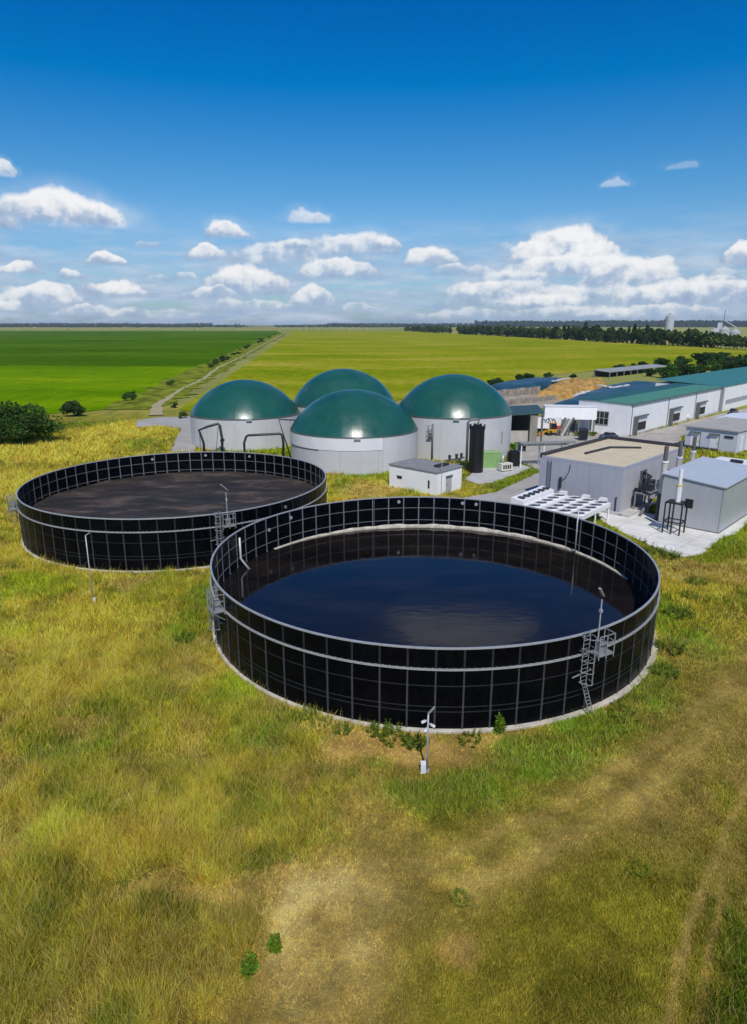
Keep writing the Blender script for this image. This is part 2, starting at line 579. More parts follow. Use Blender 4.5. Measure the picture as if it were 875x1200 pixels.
# patches on the ground: px, py, rx, ry (read off the photograph, then placed on the ground), colour, strength, height factor
PATCH = [
    (40, 688, 60, 16, BRIGHT * .8, .9, 1.0), (225, 738, 28, 26, GREEN, .8, 1.0), (275, 808, 34, 20, BRIGHT, .9, .9), (85, 885, 50, 20, GREEN, .8, 1.0),
    (310, 858, 60, 22, GREEN, .85, .9), (20, 738, 24, 9, BRIGHT + GOLD * .5, .9, 1.2), (75, 968, 34, 16, BRIGHT + GOLD * .6, .9, 1.3),
    (70, 755, 60, 14, GOLD * 1.05, 1.25, 1.1), (110, 730, 70, 24, GOLD, 1.25, 1.1), (60, 800, 80, 30, GOLD * .95, 1.25, 1.1), (150, 810, 50, 26, OLIVE * 1.2, .5, 1),
    (150, 985, 80, 34, GOLD * .9, 1.25, 1.1), (120, 900, 90, 30, OLIVE, .6, 1), (170, 720, 40, 40, OLIVE * 1.3, .6, 1), (60, 720, 40, 14, OLIVE * 1.2, .6, 1),
    (230, 855, 60, 26, GOLD * .8, .5, 1.0), (220, 780, 36, 22, TAN, .7, .7), (250, 775, 26, 20, GOLD, .8, .8), (245, 1000, 60, 40, GOLD * .75, .5, 1.1),
    (230, 1045, 110, 14, TAN * 1.1, 1.5, .25), (330, 1030, 60, 12, TAN * 1.1, 1.3, .3), (15, 985, 34, 34, TAN, .7, .5), (330, 1030, 50, 16, TAN, .6, .4),
    (100, 1140, 160, 50, DKOLIVE * 1.1, .75, .8), (230, 1090, 90, 40, OLIVE * .8, .6, .7), (40, 1090, 70, 30, OLIVE * .8, .6, .8),
    (390, 1080, 80, 70, PALE * .9, 1.3, .12), (380, 1150, 50, 60, PALE * .85, 1.1, .15), (470, 1020, 70, 20, PALE * .7, .9, .2), (480, 1000, 90, 44, TAN, .8, .25), (420, 960, 60, 30, TAN * .95, .5, .4),
    (440, 880, 60, 16, SOIL, 1.3, .15), (560, 880, 90, 18, SOIL, 1.3, .15), (640, 850, 50, 10, SOIL * .9, .7, .3), (380, 855, 50, 12, SOIL * .9, .7, .4),
    (330, 820, 40, 16, TAN, .5, .6), (540, 930, 76, 26, GREEN * 1.0, 1.4, .9), (640, 895, 76, 22, GREEN * 1.05, 1.4, .8), (705, 852, 60, 28, GREEN * 1.05, 1.4, .8), (765, 805, 34, 44, GREEN * 1.05, 1.3, .8),
    (795, 740, 34, 54, GREEN * 1.1, 1.2, .8), (800, 700, 40, 20, OLIVE, .5, .8), (830, 665, 50, 22, SOIL * .85, .8, .5), (790, 670, 24, 16, TAN, .7, .5), (850, 625, 60, 18, BRIGHT * .75, .9, .9),
    (820, 770, 24, 30, TAN * .8, .6, .5), (845, 730, 40, 30, OLIVE, .6, .8), (520, 870, 14, 8, GREEN, .6, .8), (580, 862, 20, 8, GREEN, .5, .7),
    (610, 1000, 130, 60, OLIVE * 1.25, .55, .3), (560, 1090, 120, 70, DKOLIVE * 1.15, .6, .35), (535, 1115, 26, 22, SOIL * .9, .9, .15), (470, 1150, 40, 60, DKOLIVE * 1.1, .6, .4),
    (720, 1090, 120, 80, OLIVE, .55, .3), (640, 1160, 110, 50, DKOLIVE, .5, .4), (856, 1130, 36, 100, GREEN * .46, 1.4, .5), (845, 1185, 50, 40, GREEN * .44, 1.2, .5), (790, 1060, 30, 60, DKOLIVE * 1.2, .6, .4),
    (740, 960, 60, 40, TAN * .8, .5, .25), (845, 1000, 20, 18, TAN * 1.05, .9, .2), (870, 960, 30, 60, OLIVE, .7, .4), (800, 880, 60, 30, DKOLIVE * 1.3, .6, .4), (830, 820, 40, 30, OLIVE, .6, .5),
    # around the tanks and digesters
    (30, 640, 24, 20, GOLD, .7, .9), (40, 560, 60, 26, GOLD, 1.3, 1.2), (120, 525, 56, 12, GREEN * .75, 1.2, 1), (70, 545, 60, 8, OLIVE * .8, 1.0, 1.1), (60, 515, 50, 6, OLIVE * .7, 1.0, 1.1), (110, 497, 60, 5, GREEN * .7, 1.0, 1), (60, 530, 80, 14, GOLD * 1.05, 1.3, 1.2), (140, 505, 50, 12, GOLD * 1.05, 1.3, 1),
    (430, 575, 40, 10, SOIL, .85, .4), (400, 568, 12, 8, GREEN, .6, .8), (330, 528, 40, 6, GREEN, .8, 1), (440, 558, 50, 5, GREEN, .8, 1), (260, 640, 10, 30, TAN, .7, .6), (240, 700, 16, 26, GREEN * .8, .8, 1.0),
    (600, 575, 40, 16, OLIVE * 1.2, .8, .6), (560, 565, 30, 10, TAN, .5, .5), (640, 550, 20, 14, GREEN, .8, .7), (760, 625, 20, 6, GREEN, .8, .7), (860, 520, 30, 10, GREEN * .9, .8, .6),
    (595, 572, 30, 12, GREEN * .8, 1.1, .8), (625, 558, 22, 12, GREEN * .8, 1.1, .8), (860, 618, 50, 12, BRIGHT * .7, 1.3, .9), (820, 650, 40, 12, BRIGHT * .6, 1.2, .9), (840, 636, 30, 10, GREEN, 1.1, .9), (300, 528, 50, 6, BRIGHT * .7, 1.0, 1), (690, 605, 14, 6, GREEN * .7, 1, .7), (760, 600, 14, 6, GREEN * .7, 1, .8),
    (680, 450, 90, 10, TAN, .6, .3), (850, 440, 60, 8, TAN * .9, .7, .3), (230, 450, 30, 12, GREEN * .8, .5, .6)]


def world_patch(p):
    px, py, rx, ry, col, st, hf = p
    c = at(px, py)
    wx = abs(at(px + rx, py).x - c.x)
    a, b = at(px, min(1600, py + ry)), at(px, max(392, py - ry))
    sh = abs(b.y - a.y) / 2
    cc = (c.x, (a.y + b.y) / 2)
    return cc[0], cc[1], wx, sh, col, st, hf


WP = [world_patch(p) for p in PATCH]
TRACKS = [  # worn mower / vehicle lines: points, half width, colour, strength
    ([(900, 770), (850, 830), (760, 905), (650, 965), (540, 1020), (440, 1090), (370, 1160), (330, 1240)], 2.2, TAN * 1.02, .60),
    ([(830, 860), (760, 925), (690, 968), (610, 1016), (540, 1040)], .55, TAN * 1.25, .85),
    ([(860, 800), (760, 880), (660, 940), (560, 985), (470, 1020)], .4, TAN * 1.2, .75),
    ([(905, 860), (860, 960), (822, 1030), (800, 1090), (785, 1160), (775, 1230)], .20, TAN * 1.1, 1.1),
    ([(915, 900), (880, 960), (845, 1020), (830, 1080), (818, 1150), (810, 1230)], .16, TAN * .95, .8)]
TRW = [([at(*q) for q in pts], hw, c, s) for pts, hw, c, s in TRACKS]


def seg_dist(x, y, pts):
    best = np.full(x.shape, 1e9)
    for a, b in zip(pts[:-1], pts[1:]):
        d = Vector((b.x - a.x, b.y - a.y))
        L2 = d.x * d.x + d.y * d.y
        t = np.clip(((x - a.x) * d.x + (y - a.y) * d.y) / L2, 0, 1)
        best = np.minimum(best, np.hypot(x - a.x - t * d.x, y - a.y - t * d.y))
    return best


def mown(x, y):
    """1 where the grass is kept short (right of the lane), 0 in the rough."""
    lx = -6 + (y - 20) * 0.42
    return sstep(-3, 4, x - lx + 5 * (fbm(x, y, .12, 3, 5) - .5)) * sstep(46, 35, y - .6 * np.clip(x - 12, 0, 60))


def cover(x, y):
    """Colour and growth of the ground at world x, y."""
    wx = x + 1.7 * (fbm(x, y, .30, 4, 31) - .5) * 2
    wy = y + 1.7 * (fbm(x, y, .30, 4, 47) - .5) * 2
    a = fbm(x, y, .10, 5, 1)
    b = fbm(x, y, .35, 4, 9)
    c_ = fbm(x, y, 1.3, 3, 17)
    t = sstep(.42, .58, a * .6 + b * .4)[..., None]
    col = OLIVE * 1.1 * (1 - t) + GOLD * .92 * t
    g = sstep(.53, .63, fbm(x, y, .18, 4, 23))[..., None]
    col = col * (1 - .6 * g) + GREEN * .9 * .6 * g
    # clumps a stride or two wide: dead litter, dark herbs, brighter tussocks
    m1 = fbm(x, y, .55, 4, 101)
    dead = (.80 * sstep(.53, .64, fbm(x + 40, y, .42, 4, 131)))[..., None]
    col = col * (1 - dead) + (TAN * .85) * dead
    herb = (.70 * sstep(.57, .69, fbm(x, y - 30, .62, 4, 151)))[..., None]
    col = col * (1 - herb) + (GREEN * .62) * herb
    site = (sstep(72, 84, y + .1 * x) * sstep(8, 22, x) * sstep(190, 165, y))[..., None]
    col = col * (1 - .75 * site) + (GREEN * .55 + OLIVE * .45) * .75 * site
    mo = mown(x, y)[..., None]
    t2 = sstep(.36, .66, b * .55 + a * .45)[..., None]
    mc = DKOLIVE * 1.35 * (1 - t2) + (TAN * .78) * t2
    hf = (1.0 - .5 * dead[..., 0] + .15 * herb[..., 0]) * (1 - mo[..., 0]) + .30 * mo[..., 0]
    mc = mc * (1 - .5 * herb) + (GREEN * .55) * .5 * herb
    col = col * (1 - mo) + mc * mo
    for cx, cy, rx, ry, pc, st, ph in WP:
        q = ((wx - cx) / rx) ** 2 + ((wy - cy) / ry) ** 2
        k = st * np.exp(-1.1 * q * q)
        k = np.clip(k * (0.62 + .8 * b), 0, 1) * (.78 + .22 * sstep(.35, .6, m1))
        hf = hf * (1 - k) + ph * k
        k = k[..., None]
        col = col * (1 - k) + np.asarray(pc) * k
    for pts, hw, tcx, st in TRW:
        d = seg_dist(wx * .35 + x * .65, wy * .35 + y * .65, pts)
        k = st * sstep(hw * 1.7, hw * .5, d) * (0.72 + .5 * sstep(.3, .65, b))
        k = np.clip(k, 0, 1)
        hf = hf * (1 - k) + .15 * k
        k = k[..., None]
        col = col * (1 - k) + np.asarray(tcx) * k
    col = col * (0.72 + .56 * c_[..., None]) * (.80 + .42 * sstep(.25, .75, m1))[..., None]
    return np.clip(col, 0.005, .8), hf


# ------------------------------------------------------------------ ground sheet
def axis(lo, hi, step, far, grow=1.22):
    a = list(np.arange(lo, hi + 1e-6, step))
    s, x = step, hi
    up = []
    while x < far:
        s *= grow
        x += s
        up.append(x)
    s, x = step, lo
    dn = []
    while x > -far:
        s *= grow
        x -= s
        dn.append(x)
    return np.array(dn[::-1] + a + up)


gx = axis(-80, 85, 0.4, 15000)
gy = axis(12, 175, 0.4, 15000)
GX, GY = np.meshgrid(gx, gy)


def ground_z(x, y):
    z = 0.28 * (fbm(x, y, .12, 3, 71) - .5) + .10 * (fbm(x, y, .8, 3, 77) - .5)
    near = np.ones_like(x)
    for cx, cy in TANKS:
        near = np.minimum(near, sstep(20, 24, np.hypot(x - cx, y - cy)))
    near = near * sstep(95, 80, y) * sstep(34, 26, x - .2 * (y - 40)) * sstep(-140, -90, x)
    return z * near - .05


GZ = ground_z(GX, GY)
gcol, _ = cover(GX, GY)
near_k = sstep(260, 150, GY)[..., None]
farcol = np.array((0.25, 0.26, 0.075))
gcol = gcol * near_k + farcol * (1 - near_k)
ny, nx = GX.shape
me = bpy.data.meshes.new('ground')
co = np.stack([GX, GY, GZ], -1).reshape(-1, 3)
ii = (np.arange(ny - 1)[:, None] * nx + np.arange(nx - 1)[None, :]).reshape(-1)
quads = np.stack([ii, ii + 1, ii + 1 + nx, ii + nx], -1)
me.vertices.add(len(co))
me.vertices.foreach_set('co', co.ravel())
me.loops.add(quads.size)
me.loops.foreach_set('vertex_index', quads.ravel().astype(np.int32))
me.polygons.add(len(quads))
me.polygons.foreach_set('loop_start', np.arange(0, quads.size, 4, dtype=np.int32))
me.update()
ca = me.color_attributes.new('Col', 'FLOAT_COLOR', 'POINT')
ca.data.foreach_set('color', np.concatenate([gcol.reshape(-1, 3), np.ones((len(co), 1))], 1).ravel().astype(np.float32))
me.shade_smooth()
gm = bpy.data.materials.new('ground_cover')
gm.use_nodes = True
t = NT(gm.node_tree)
b = gm.node_tree.nodes['Principled BSDF']
vc = t.node('ShaderNodeAttribute', attribute_name='Col').outputs['Color']
pos = t.node('ShaderNodeNewGeometry').outputs['Position']
f1 = t.mr(t.noise(pos, 2.2, 8, 0.7), 0.32, 0.68, 0.72, 1.28)
f2 = t.mr(t.noise(pos, 9.0, 5, 0.7), 0.32, 0.68, 0.80, 1.20)
f3 = t.mr(t.noise(t.vm('MULTIPLY', pos, (0.0006, 0.004, 0)), 1.0, 5, 0.6), 0.35, 0.65, 0.72, 1.25)
fac = t.m('MULTIPLY', t.m('MULTIPLY', f1, f2), f3)
sc_ = t.vm('SCALE', vc)
t.put(sc_.node.inputs['Scale'], fac)
hue = t.mix(t.mr(t.noise(pos, 1.1, 6, 0.65), 0.5, 0.75, 0, 0.40), sc_, (0.30, 0.215, 0.055))
t.put(b.inputs['Base Color'], hue)
b.inputs['Roughness'].default_value = 0.95
b.inputs['Specular IOR Level'].default_value = 0.0
bn = t.node('ShaderNodeBump')
bn.inputs['Strength'].default_value = 0.8
bn.inputs['Distance'].default_value = 0.12
t.put(bn.inputs['Height'], t.m('ADD', t.noise(pos, 6, 6, 0.7), t.noise(pos, 22, 3, 0.6)))
gm.node_tree.links.new(bn.outputs[0], b.inputs['Normal'])
me.materials.append(gm)
ground = bpy.data.objects.new('ground', me)
C.objects.link(ground)
tag(ground, kind='structure')


# ------------------------------------------------------------------ fields, tracks, paving
def sheet(name, pts, z, mat, dens=None):
    mb = MB()
    mb.poly([(p.x, p.y, z) for p in pts])
    o = mb.build(name, mat)
    if o.data.polygons[0].normal.z < 0:
        o.data.flip_normals()
    return tag(o, kind='structure')


def field_mat(name, c1, c2, c3, rowdir, rs=0.9, big=0.006):
    m = bpy.data.materials.new(name)
    m.use_nodes = True
    t = NT(m.node_tree)
    b = m.node_tree.nodes['Principled BSDF']
    pos = t.node('ShaderNodeNewGeometry').outputs['Position']
    n = t.noise(t.vm('MULTIPLY', pos, (big, big * 2.2, 0)), 1.0, 7, 0.6)
    col = t.ramp(n, [(0.36, c1), (0.52, c2), (0.68, c3)])
    rot = t.vm('DOT_PRODUCT', pos, (math.cos(rowdir), math.sin(rowdir), 0))
    wob = t.m('ADD', rot, t.m('MULTIPLY', t.noise(pos, 0.03, 2), 6))
    tram = t.m('SINE', t.m('MULTIPLY', wob, 2 * PI / 21.0))           # tramlines of the sprayer
    col = t.mix(t.mr(tram, 0.93, 1.0, 0, 0.28), col, [x * 0.6 for x in c1])
    rows = t.noise(t.vm('MULTIPLY', pos, (0.22, 0.05, 0)), 1.0, 5, 0.65)
    fine = t.noise(pos, 0.7, 5, 0.7)
    k = t.m('MULTIPLY', t.mr(rows, 0.3, 0.7, 0.84, 1.16), t.mr(fine, 0.3, 0.7, 0.74, 1.26))
    s = t.vm('SCALE', col)
    t.put(s.node.inputs['Scale'], k)
    t.put(b.inputs['Base Color'], s)
    b.inputs['Roughness'].default_value = 0.9
    b.inputs['Specular IOR Level'].default_value = 0.0
    bn = t.node('ShaderNodeBump')
    bn.inputs['Strength'].default_value = 0.5
    bn.inputs['Distance'].default_value = 0.5
    t.put(bn.inputs['Height'], t.noise(pos, 1.2, 4, 0.7))
    m.node_tree.links.new(bn.outputs[0], b.inputs['Normal'])
    return m


FDARK = field_mat('maize_field', (0.038, 0.104, 0.001), (0.058, 0.135, 0.001), (0.100, 0.175, 0.010), R(90), big=0.003)
FLIGHT = field_mat('young_crop_field', (0.088, 0.195, 0.000), (0.135, 0.245, 0.001), (0.210, 0.300, 0.004), R(60), big=0.008)
FYEL = field_mat('ripening_field', (0.165, 0.225, 0.004), (0.250, 0.268, 0.010), (0.370, 0.320, 0.045), R(25), big=0.007)
FPALE = field_mat('stubble_field', (0.30, 0.29, 0.09), (0.26, 0.30, 0.08), (0.40, 0.36, 0.15), R(10), big=0.0012)
FBLUE = field_mat('far_meadow', (0.11, 0.17, 0.06), (0.15, 0.20, 0.07), (0.2, 0.22, 0.1), R(10), big=0.001)
DIRT = M('dirt_track', (0.36, 0.30, 0.17), 0.95, 0, 0.25, 0.4, 0.3)

sheet('field', [at(-900, 388), at(325, 388), at(331, 391.5), at(285, 411), at(243, 429), at(-900, 429)], 0.10, FDARK)
sheet('field', [at(-900, 429.3), at(242.5, 429.3), at(205, 449), at(168, 472), at(150, 477), at(105, 482), at(60, 485), at(20, 490), at(-80, 500), at(-900, 520)], 0.12, FLIGHT)
sheet('field', [at(342, 391), at(336, 387.6), at(478, 388.6), at(600, 394.6), at(835, 408), at(1100, 424), at(1100, 430), at(875, 428.5),
                at(720, 432.5), at(640, 440), at(575, 449), at(520, 462), at(410, 476), at(240, 486), at(210, 480)], 0.11, FYEL)
sheet('field', [at(-900, 385.2), at(430, 385.0), at(470, 387.5), at(320, 387.3), at(-900, 387.4)], 0.5, FPALE)
sheet('field', [at(500, 383.4), at(1500, 384), at(1500, 400), at(835, 396), at(620, 389)], 0.5, FPALE)
sheet('field', [at(-900, 382.3), at(500, 382.2), at(1500, 382.2), at(1500, 383.2), at(500, 382.9), at(-900, 383.6)], 1.0, FBLUE)


def ribbon(name, pts, widths, z, mat):
    mb = MB()
    p2, w2 = [], []
    for i in range(len(pts) - 1):
        m_ = max(2, min(40, int((pts[i + 1] - pts[i]).length / 5)))
        for k in range(m_):
            f_ = k / m_
            p2.append(pts[i].lerp(pts[i + 1], f_) + Vector((random.uniform(-.4, .4), 0, 0)))
            w2.append((widths[i] * (1 - f_) + widths[i + 1] * f_) * random.uniform(.72, 1.25))
    pts, widths = p2 + [pts[-1]], w2 + [widths[-1]]
    L, Rr = [], []
    for i, p in enumerate(pts):
        d = (pts[min(i + 1, len(pts) - 1)] - pts[max(i - 1, 0)])
        nrm = Vector((-d.y, d.x, 0)).normalized()
        wd = widths[i] * (0.9 + .2 * random.random())
        L.append(p + nrm * wd / 2)
        Rr.append(p - nrm * wd / 2)
    for i in range(len(pts) - 1):
        mb.poly([(q.x, q.y, z) for q in (Rr[i], Rr[i + 1], L[i + 1], L[i])])
    o = mb.build(name, mat)
    return tag(o, kind='structure')


VERGE = M('verge_grass', (0.155, 0.185, 0.020), 1.0, 0, 0.75, 0.16, 0.5, 0.0, spec=0.0)
ribbon('verge', [at(150, 480), at(185, 466), at(222, 444), at(262, 424), at(300, 405), at(331, 391.3)], [22, 20, 20, 20, 22, 26], 0.16, VERGE)
ribbon('dirt_track', [at(185, 487), at(184, 476), at(199, 466), at(216, 455), at(240, 443.5), at(256, 431), at(281, 419.5), at(303, 407), at(331, 392)],
       [4.0, 3.0, 2.0, 1.4, 1.6, 2.0, 1.3, 1.6, 3], 0.20, DIRT)
PAVE = M('yard_paving', (0.38, 0.35, 0.305), 0.9, 0, 0.18, 0.18, 0.12, 0.6, dirt=(0.24, 0.215, 0.18))
ROAD = M('road_concrete', (0.37, 0.355, 0.325), 0.9, 0, 0.12, 0.3, 0.12)
APRON = M('pale_apron', (0.70, 0.68, 0.63), 0.85, 0, 0.12, 0.22, 0.1, 0.55, dirt=(0.42, 0.39, 0.33))


def slab_joints(m, size, ang):
    t = NT(m.node_tree)
    b = m.node_tree.nodes['Principled BSDF']
    old = b.inputs['Base Color'].links[0].from_socket
    rot = t.node('ShaderNodeVectorRotate', rotation_type='Z_AXIS')
    t.put(rot.inputs['Vector'], t.node('ShaderNodeNewGeometry').outputs['Position'])
    rot.inputs['Angle'].default_value = ang
    br = t.node('ShaderNodeTexBrick')
    t.put(br.inputs['Vector'], rot.outputs[0])
    br.inputs['Color1'].default_value = (1, 1, 1, 1)
    br.inputs['Color2'].default_value = (.90, .89, .87, 1)
    br.inputs['Mortar'].default_value = (.55, .52, .47, 1)
    br.inputs['Scale'].default_value = 1.0
    br.inputs['Mortar Size'].default_value = 0.035
    br.inputs['Brick Width'].default_value = size
    br.inputs['Row Height'].default_value = size * .8
    br.offset = 0.0
    t.put(b.inputs['Base Color'], t.mix(1.0, old, br.outputs['Color'], 'MULTIPLY'))


slab_joints(APRON, 4.5, R(45))
slab_joints(ROAD, 6.0, R(40))


def poly_px(*p):
    return [at(*q) for q in p]


PAVED = []


def pave(name, pts, z, mat):
    PAVED.append([(p.x, p.y) for p in pts])
    return sheet(name, pts, z, mat)


pave('concrete_road', poly_px((160, 493), (185, 489), (226, 488), (236, 500), (228, 530), (200, 530), (206, 515), (213, 503), (196, 499), (160, 501)), 0.030, ROAD)
pave('yard', poly_px((604, 520), (640, 508), (675, 500), (735, 512), (846, 484.5), (1000, 452), (1000, 470), (900, 488), (862, 494), (820, 500), (797, 512), (800, 532), (700, 560), (632, 552), (600, 537)), 0.034, PAVE)
pave('road', poly_px((490, 600), (545, 583), (580, 577), (632, 553), (640, 600), (640, 640), (580, 640), (500, 640)), 0.038, ROAD)
pave('apron', poly_px((690, 590), (742, 598), (766, 603), (800, 570), (905, 578), (880, 606.5), (862, 626), (843, 632), (822, 650), (799, 653.5), (772, 644), (736, 628), (706, 612)), 0.044, APRON)
pave('plinth_slab', poly_px((544, 562), (560, 548), (604, 543), (622, 548), (612, 553), (576, 566), (560, 568)), 0.042, GREYCONC)
pave('lane', poly_px((800, 545), (905, 536), (905, 550), (840, 556), (812, 552)), 0.048, ROAD)

# ------------------------------------------------------------------ slurry tanks
WALL_H = 5.74
TANKIN = M('tank_enamel', (0.0012, 0.0015, 0.0030), 0.28, 0, 0.35, 0.8, 0.0, 0.35, spec=0.10, dirt=(0.007, 0.0065, 0.006))


def tank_enamel():
    """Blue-black enamelled sheets; each sheet a touch different, as bolted panels are."""
    m = TANKIN
    return m


def build_tank(cx, cy, label, inner_z, phase, marks_in, marks_out):
    root = thing('slurry_tank', (cx, cy, 0), label, 'storage tank', 'open round storage tanks')
    n = 67
    mb = MB()
    mb.lathe(cx, cy, [(TANK_R - .02, 0.0), (TANK_R + .02, 0.0), (TANK_R + .02, WALL_H), (TANK_R - .02, WALL_H)], 201, close=True)
    mb.build('wall', TANKIN, root, 40)
    mb = MB()
    mb.lathe(cx, cy, [(TANK_R - .07, WALL_H - .05), (TANK_R + .07, WALL_H - .05), (TANK_R + .07, WALL_H + .05), (TANK_R - .07, WALL_H + .05)], 201, close=True)
    mb.build('rim', GALV, root, 40)
    mb = MB()
    mb.lathe(cx, cy, [(TANK_R + .02, 4.27), (TANK_R + .17, 4.28), (TANK_R + .17, 4.37), (TANK_R + .02, 4.37)], 201, close=True)
    for i in range(n * 4):
        a = 2 * PI * i / (n * 4)
        u = Vector((math.cos(a), math.sin(a), 0))
        mb.box(Vector((cx, cy, 4.39)) + u * (TANK_R + .15), u, .07, .07, .07)
    mb.build('wind_girder', GALV, root, 40)
    for z in (3.15, 1.69, 1.33):
        MB().lathe(cx, cy, [(TANK_R + .02, z - .025), (TANK_R + .055, z - .025), (TANK_R + .055, z + .025), (TANK_R + .02, z + .025)], 201, close=True).build('hoop', STRIP_DARK, root, 40)
    for z in (4.45, 3.0):
        if z > inner_z + .2:
            MB().lathe(cx, cy, [(TANK_R - .02, z - .025), (TANK_R - .05, z - .025), (TANK_R - .05, z + .025), (TANK_R - .02, z + .025)], 201, close=True).build('hoop', GALV_DULL, root, 40)
    for i in range(n):
        a = phase + 2 * PI * i / n
        u = Vector((math.cos(a), math.sin(a), 0))
        tn = Vector((-u.y, u.x, 0))
        base = Vector((cx, cy, 0))
        mb = MB()
        mb.box(base + u * (TANK_R + .05) + Vector((0, 0, .1)), u, .06, .11, 3.05)
        mb.box(base + u * (TANK_R + .045) + Vector((0, 0, 3.15)), u, .05, .10, 1.12)
        for z in (1.29, 1.65, 3.11):
            mb.box(base + u * (TANK_R + .075) + Vector((0, 0, z)), u, .07, .15, .08)
        mb.build('stiffener', STRIP_MID, root)
        mb = MB()
        mb.box(base + u * (TANK_R + .035) + Vector((0, 0, 4.42)), u, .03, .13, 1.24)
        mb.build('upper_seam', STRIP_DARK, root)
        mb = MB()
        mb.box(base + u * (TANK_R - .04) + Vector((0, 0, inner_z + .02)), u, .04, .115, WALL_H - inner_z - .10)
        mb.box(base + u * (TANK_R - .05) + Vector((0, 0, inner_z + .05)), u, .05, .2, .16)
        mb.build('inner_seam', GALV_IN, root)
    mb = MB()
    mb.lathe(cx + .14, cy + .08, [(TANK_R - .15, -.25), (TANK_R + .42, -.25), (TANK_R + .42, .07), (TANK_R + .37, .11), (TANK_R - .15, .11)], 160, close=True)
    mb.build('foundation_ring', M('footing_concrete', (0.47, 0.43, 0.36), 0.9, 0, 0.3, 0.5, 0.3, 0.5), root, 40)
    for a, z, inner in marks_in + marks_out:
        u = Vector((math.cos(a), math.sin(a), 0))
        rr = TANK_R - .05 if inner else TANK_R + .06
        mb = MB()
        c = Vector((cx, cy, z)) + u * rr
        mb.tube([c - u * .06, c + u * .06], .19, 10)
        mb.build('port_cover', GALV if inner else GALV_DULL, root, 40)
    return root


STRIP_MID = M('stiffener_steel', (0.040, 0.042, 0.046), 0.6, 0.0, 0.25, 3)
GALV_IN = M('inner_strip_steel', (0.17, 0.175, 0.19), 0.5, 0.2, 0.2, 2)


def ang_of(px, py, z, cx, cy):
    p = at(px, py, z)
    return math.atan2(p.y - cy, p.x - cx)


c1x, c1y = TANKS[0]
c2x, c2y = TANKS[1]
ph1 = ang_of(510, 784, 4.29, c1x, c1y)
ph2 = ang_of(185, 624, 4.29, c2x, c2y)


def mk(px, py, z, c, inner=True):
    return (ang_of(px, py, z, *c), z, inner)


t1 = build_tank(c1x, c1y, 'large black round open tank full of dark reflecting liquid', 2.1, ph1,
                [mk(339, 606, 5.0, TANKS[0]), mk(466, 573 + 14, 5.2, TANKS[0]), mk(543, 587, 5.2, TANKS[0]), mk(560, 588, 5.2, TANKS[0]), mk(320, 622, 4.4, TANKS[0])], [])
t2 = build_tank(c2x, c2y, 'large black round open tank holding dry brown crusted sludge', 2.65, ph2,
                [mk(240, 535, 5.2, TANKS[1]), mk(287, 537, 5.2, TANKS[1]), mk(182, 541, 5.0, TANKS[1])], [mk(325, 592, 5.0, TANKS[1], False)])

# pale dried-foam band on the inside of the wall, just over the liquid
a0 = ang_of(733, 676, 2.4, c1x, c1y)
a1 = ang_of(322, 641, 2.4, c1x, c1y)
mb = MB()
N = 150
k0 = 0
prof = []
for i in range(N + 1):
    a = a0 + (a1 - a0) * i / N
    e = min(1, i / 60, (N - i) / 45)
    top = 2.14 + (.33 + .05 * math.sin(a * 23) + .03 * math.sin(a * 61)) * (0.12 + .88 * e)
    u = Vector((math.cos(a), math.sin(a), 0))
    for rr, z in ((TANK_R - .021, 2.0), (TANK_R - .26, 2.0), (TANK_R - .25, 2.13 + (top - 2.14) * .5), (TANK_R - .021, top)):
        p = Vector((c1x, c1y, z)) + u * rr
        mb.v.append(tuple(p))
for i in range(N):
    for j in range(3):
        q = i * 4 + j
        mb.f.append((q, q + 4, q + 5, q + 1))
mb.build('scum_ledge', M('pale_scum', (0.44, 0.405, 0.335), 0.9, 0, 0.35, 1.4, 0.4, 0.6, dirt=(0.2, 0.16, 0.10)), t1, 50)


def liquid_mat(name):
    m = bpy.data.materials.new(name)
    m.use_nodes = True
    t = NT(m.node_tree)
    b = m.node_tree.nodes['Principled BSDF']
    pos = t.node('ShaderNodeNewGeometry').outputs['Position']
    n = t.noise(t.vm('MULTIPLY', pos, (0.12, 0.3, 0)), 1.0, 6, 0.65)
    t.put(b.inputs['Base Color'], t.ramp(n, [(0.40, (0.0055, 0.0045, 0.004)), (0.72, (0.016, 0.012, 0.0095))]))
    t.put(b.inputs['Roughness'], t.mr(t.noise(t.vm('MULTIPLY', pos, (0.10, 0.22, 0)), 1.0, 5, 0.6), 0.35, 0.75, 0.03, 0.11))
    b.inputs['IOR'].default_value = 1.36
    bn = t.node('ShaderNodeBump')
    bn.inputs['Strength'].default_value = 0.05
    bn.inputs['Distance'].default_value = 0.1
    t.put(bn.inputs['Height'], t.m('ADD', t.noise(t.vm('MULTIPLY', pos, (0.8, 1.6, 0)), 1.0, 3, 0.5), t.noise(t.vm('MULTIPLY', pos, (0.25, 0.5, 0)), 1.0, 2)))
    m.node_tree.links.new(bn.outputs[0], b.inputs['Normal'])
    return m


mb = MB()
mb.poly([(c1x + (TANK_R - .03) * math.cos(2 * PI * i / 160), c1y + (TANK_R - .03) * math.sin(2 * PI * i / 160), 2.1) for i in range(160)])
o = mb.build('water', liquid_mat('dark_liquid'))
tag(o, 'dark liquid surface mirroring the sky inside the tank', kind='structure')

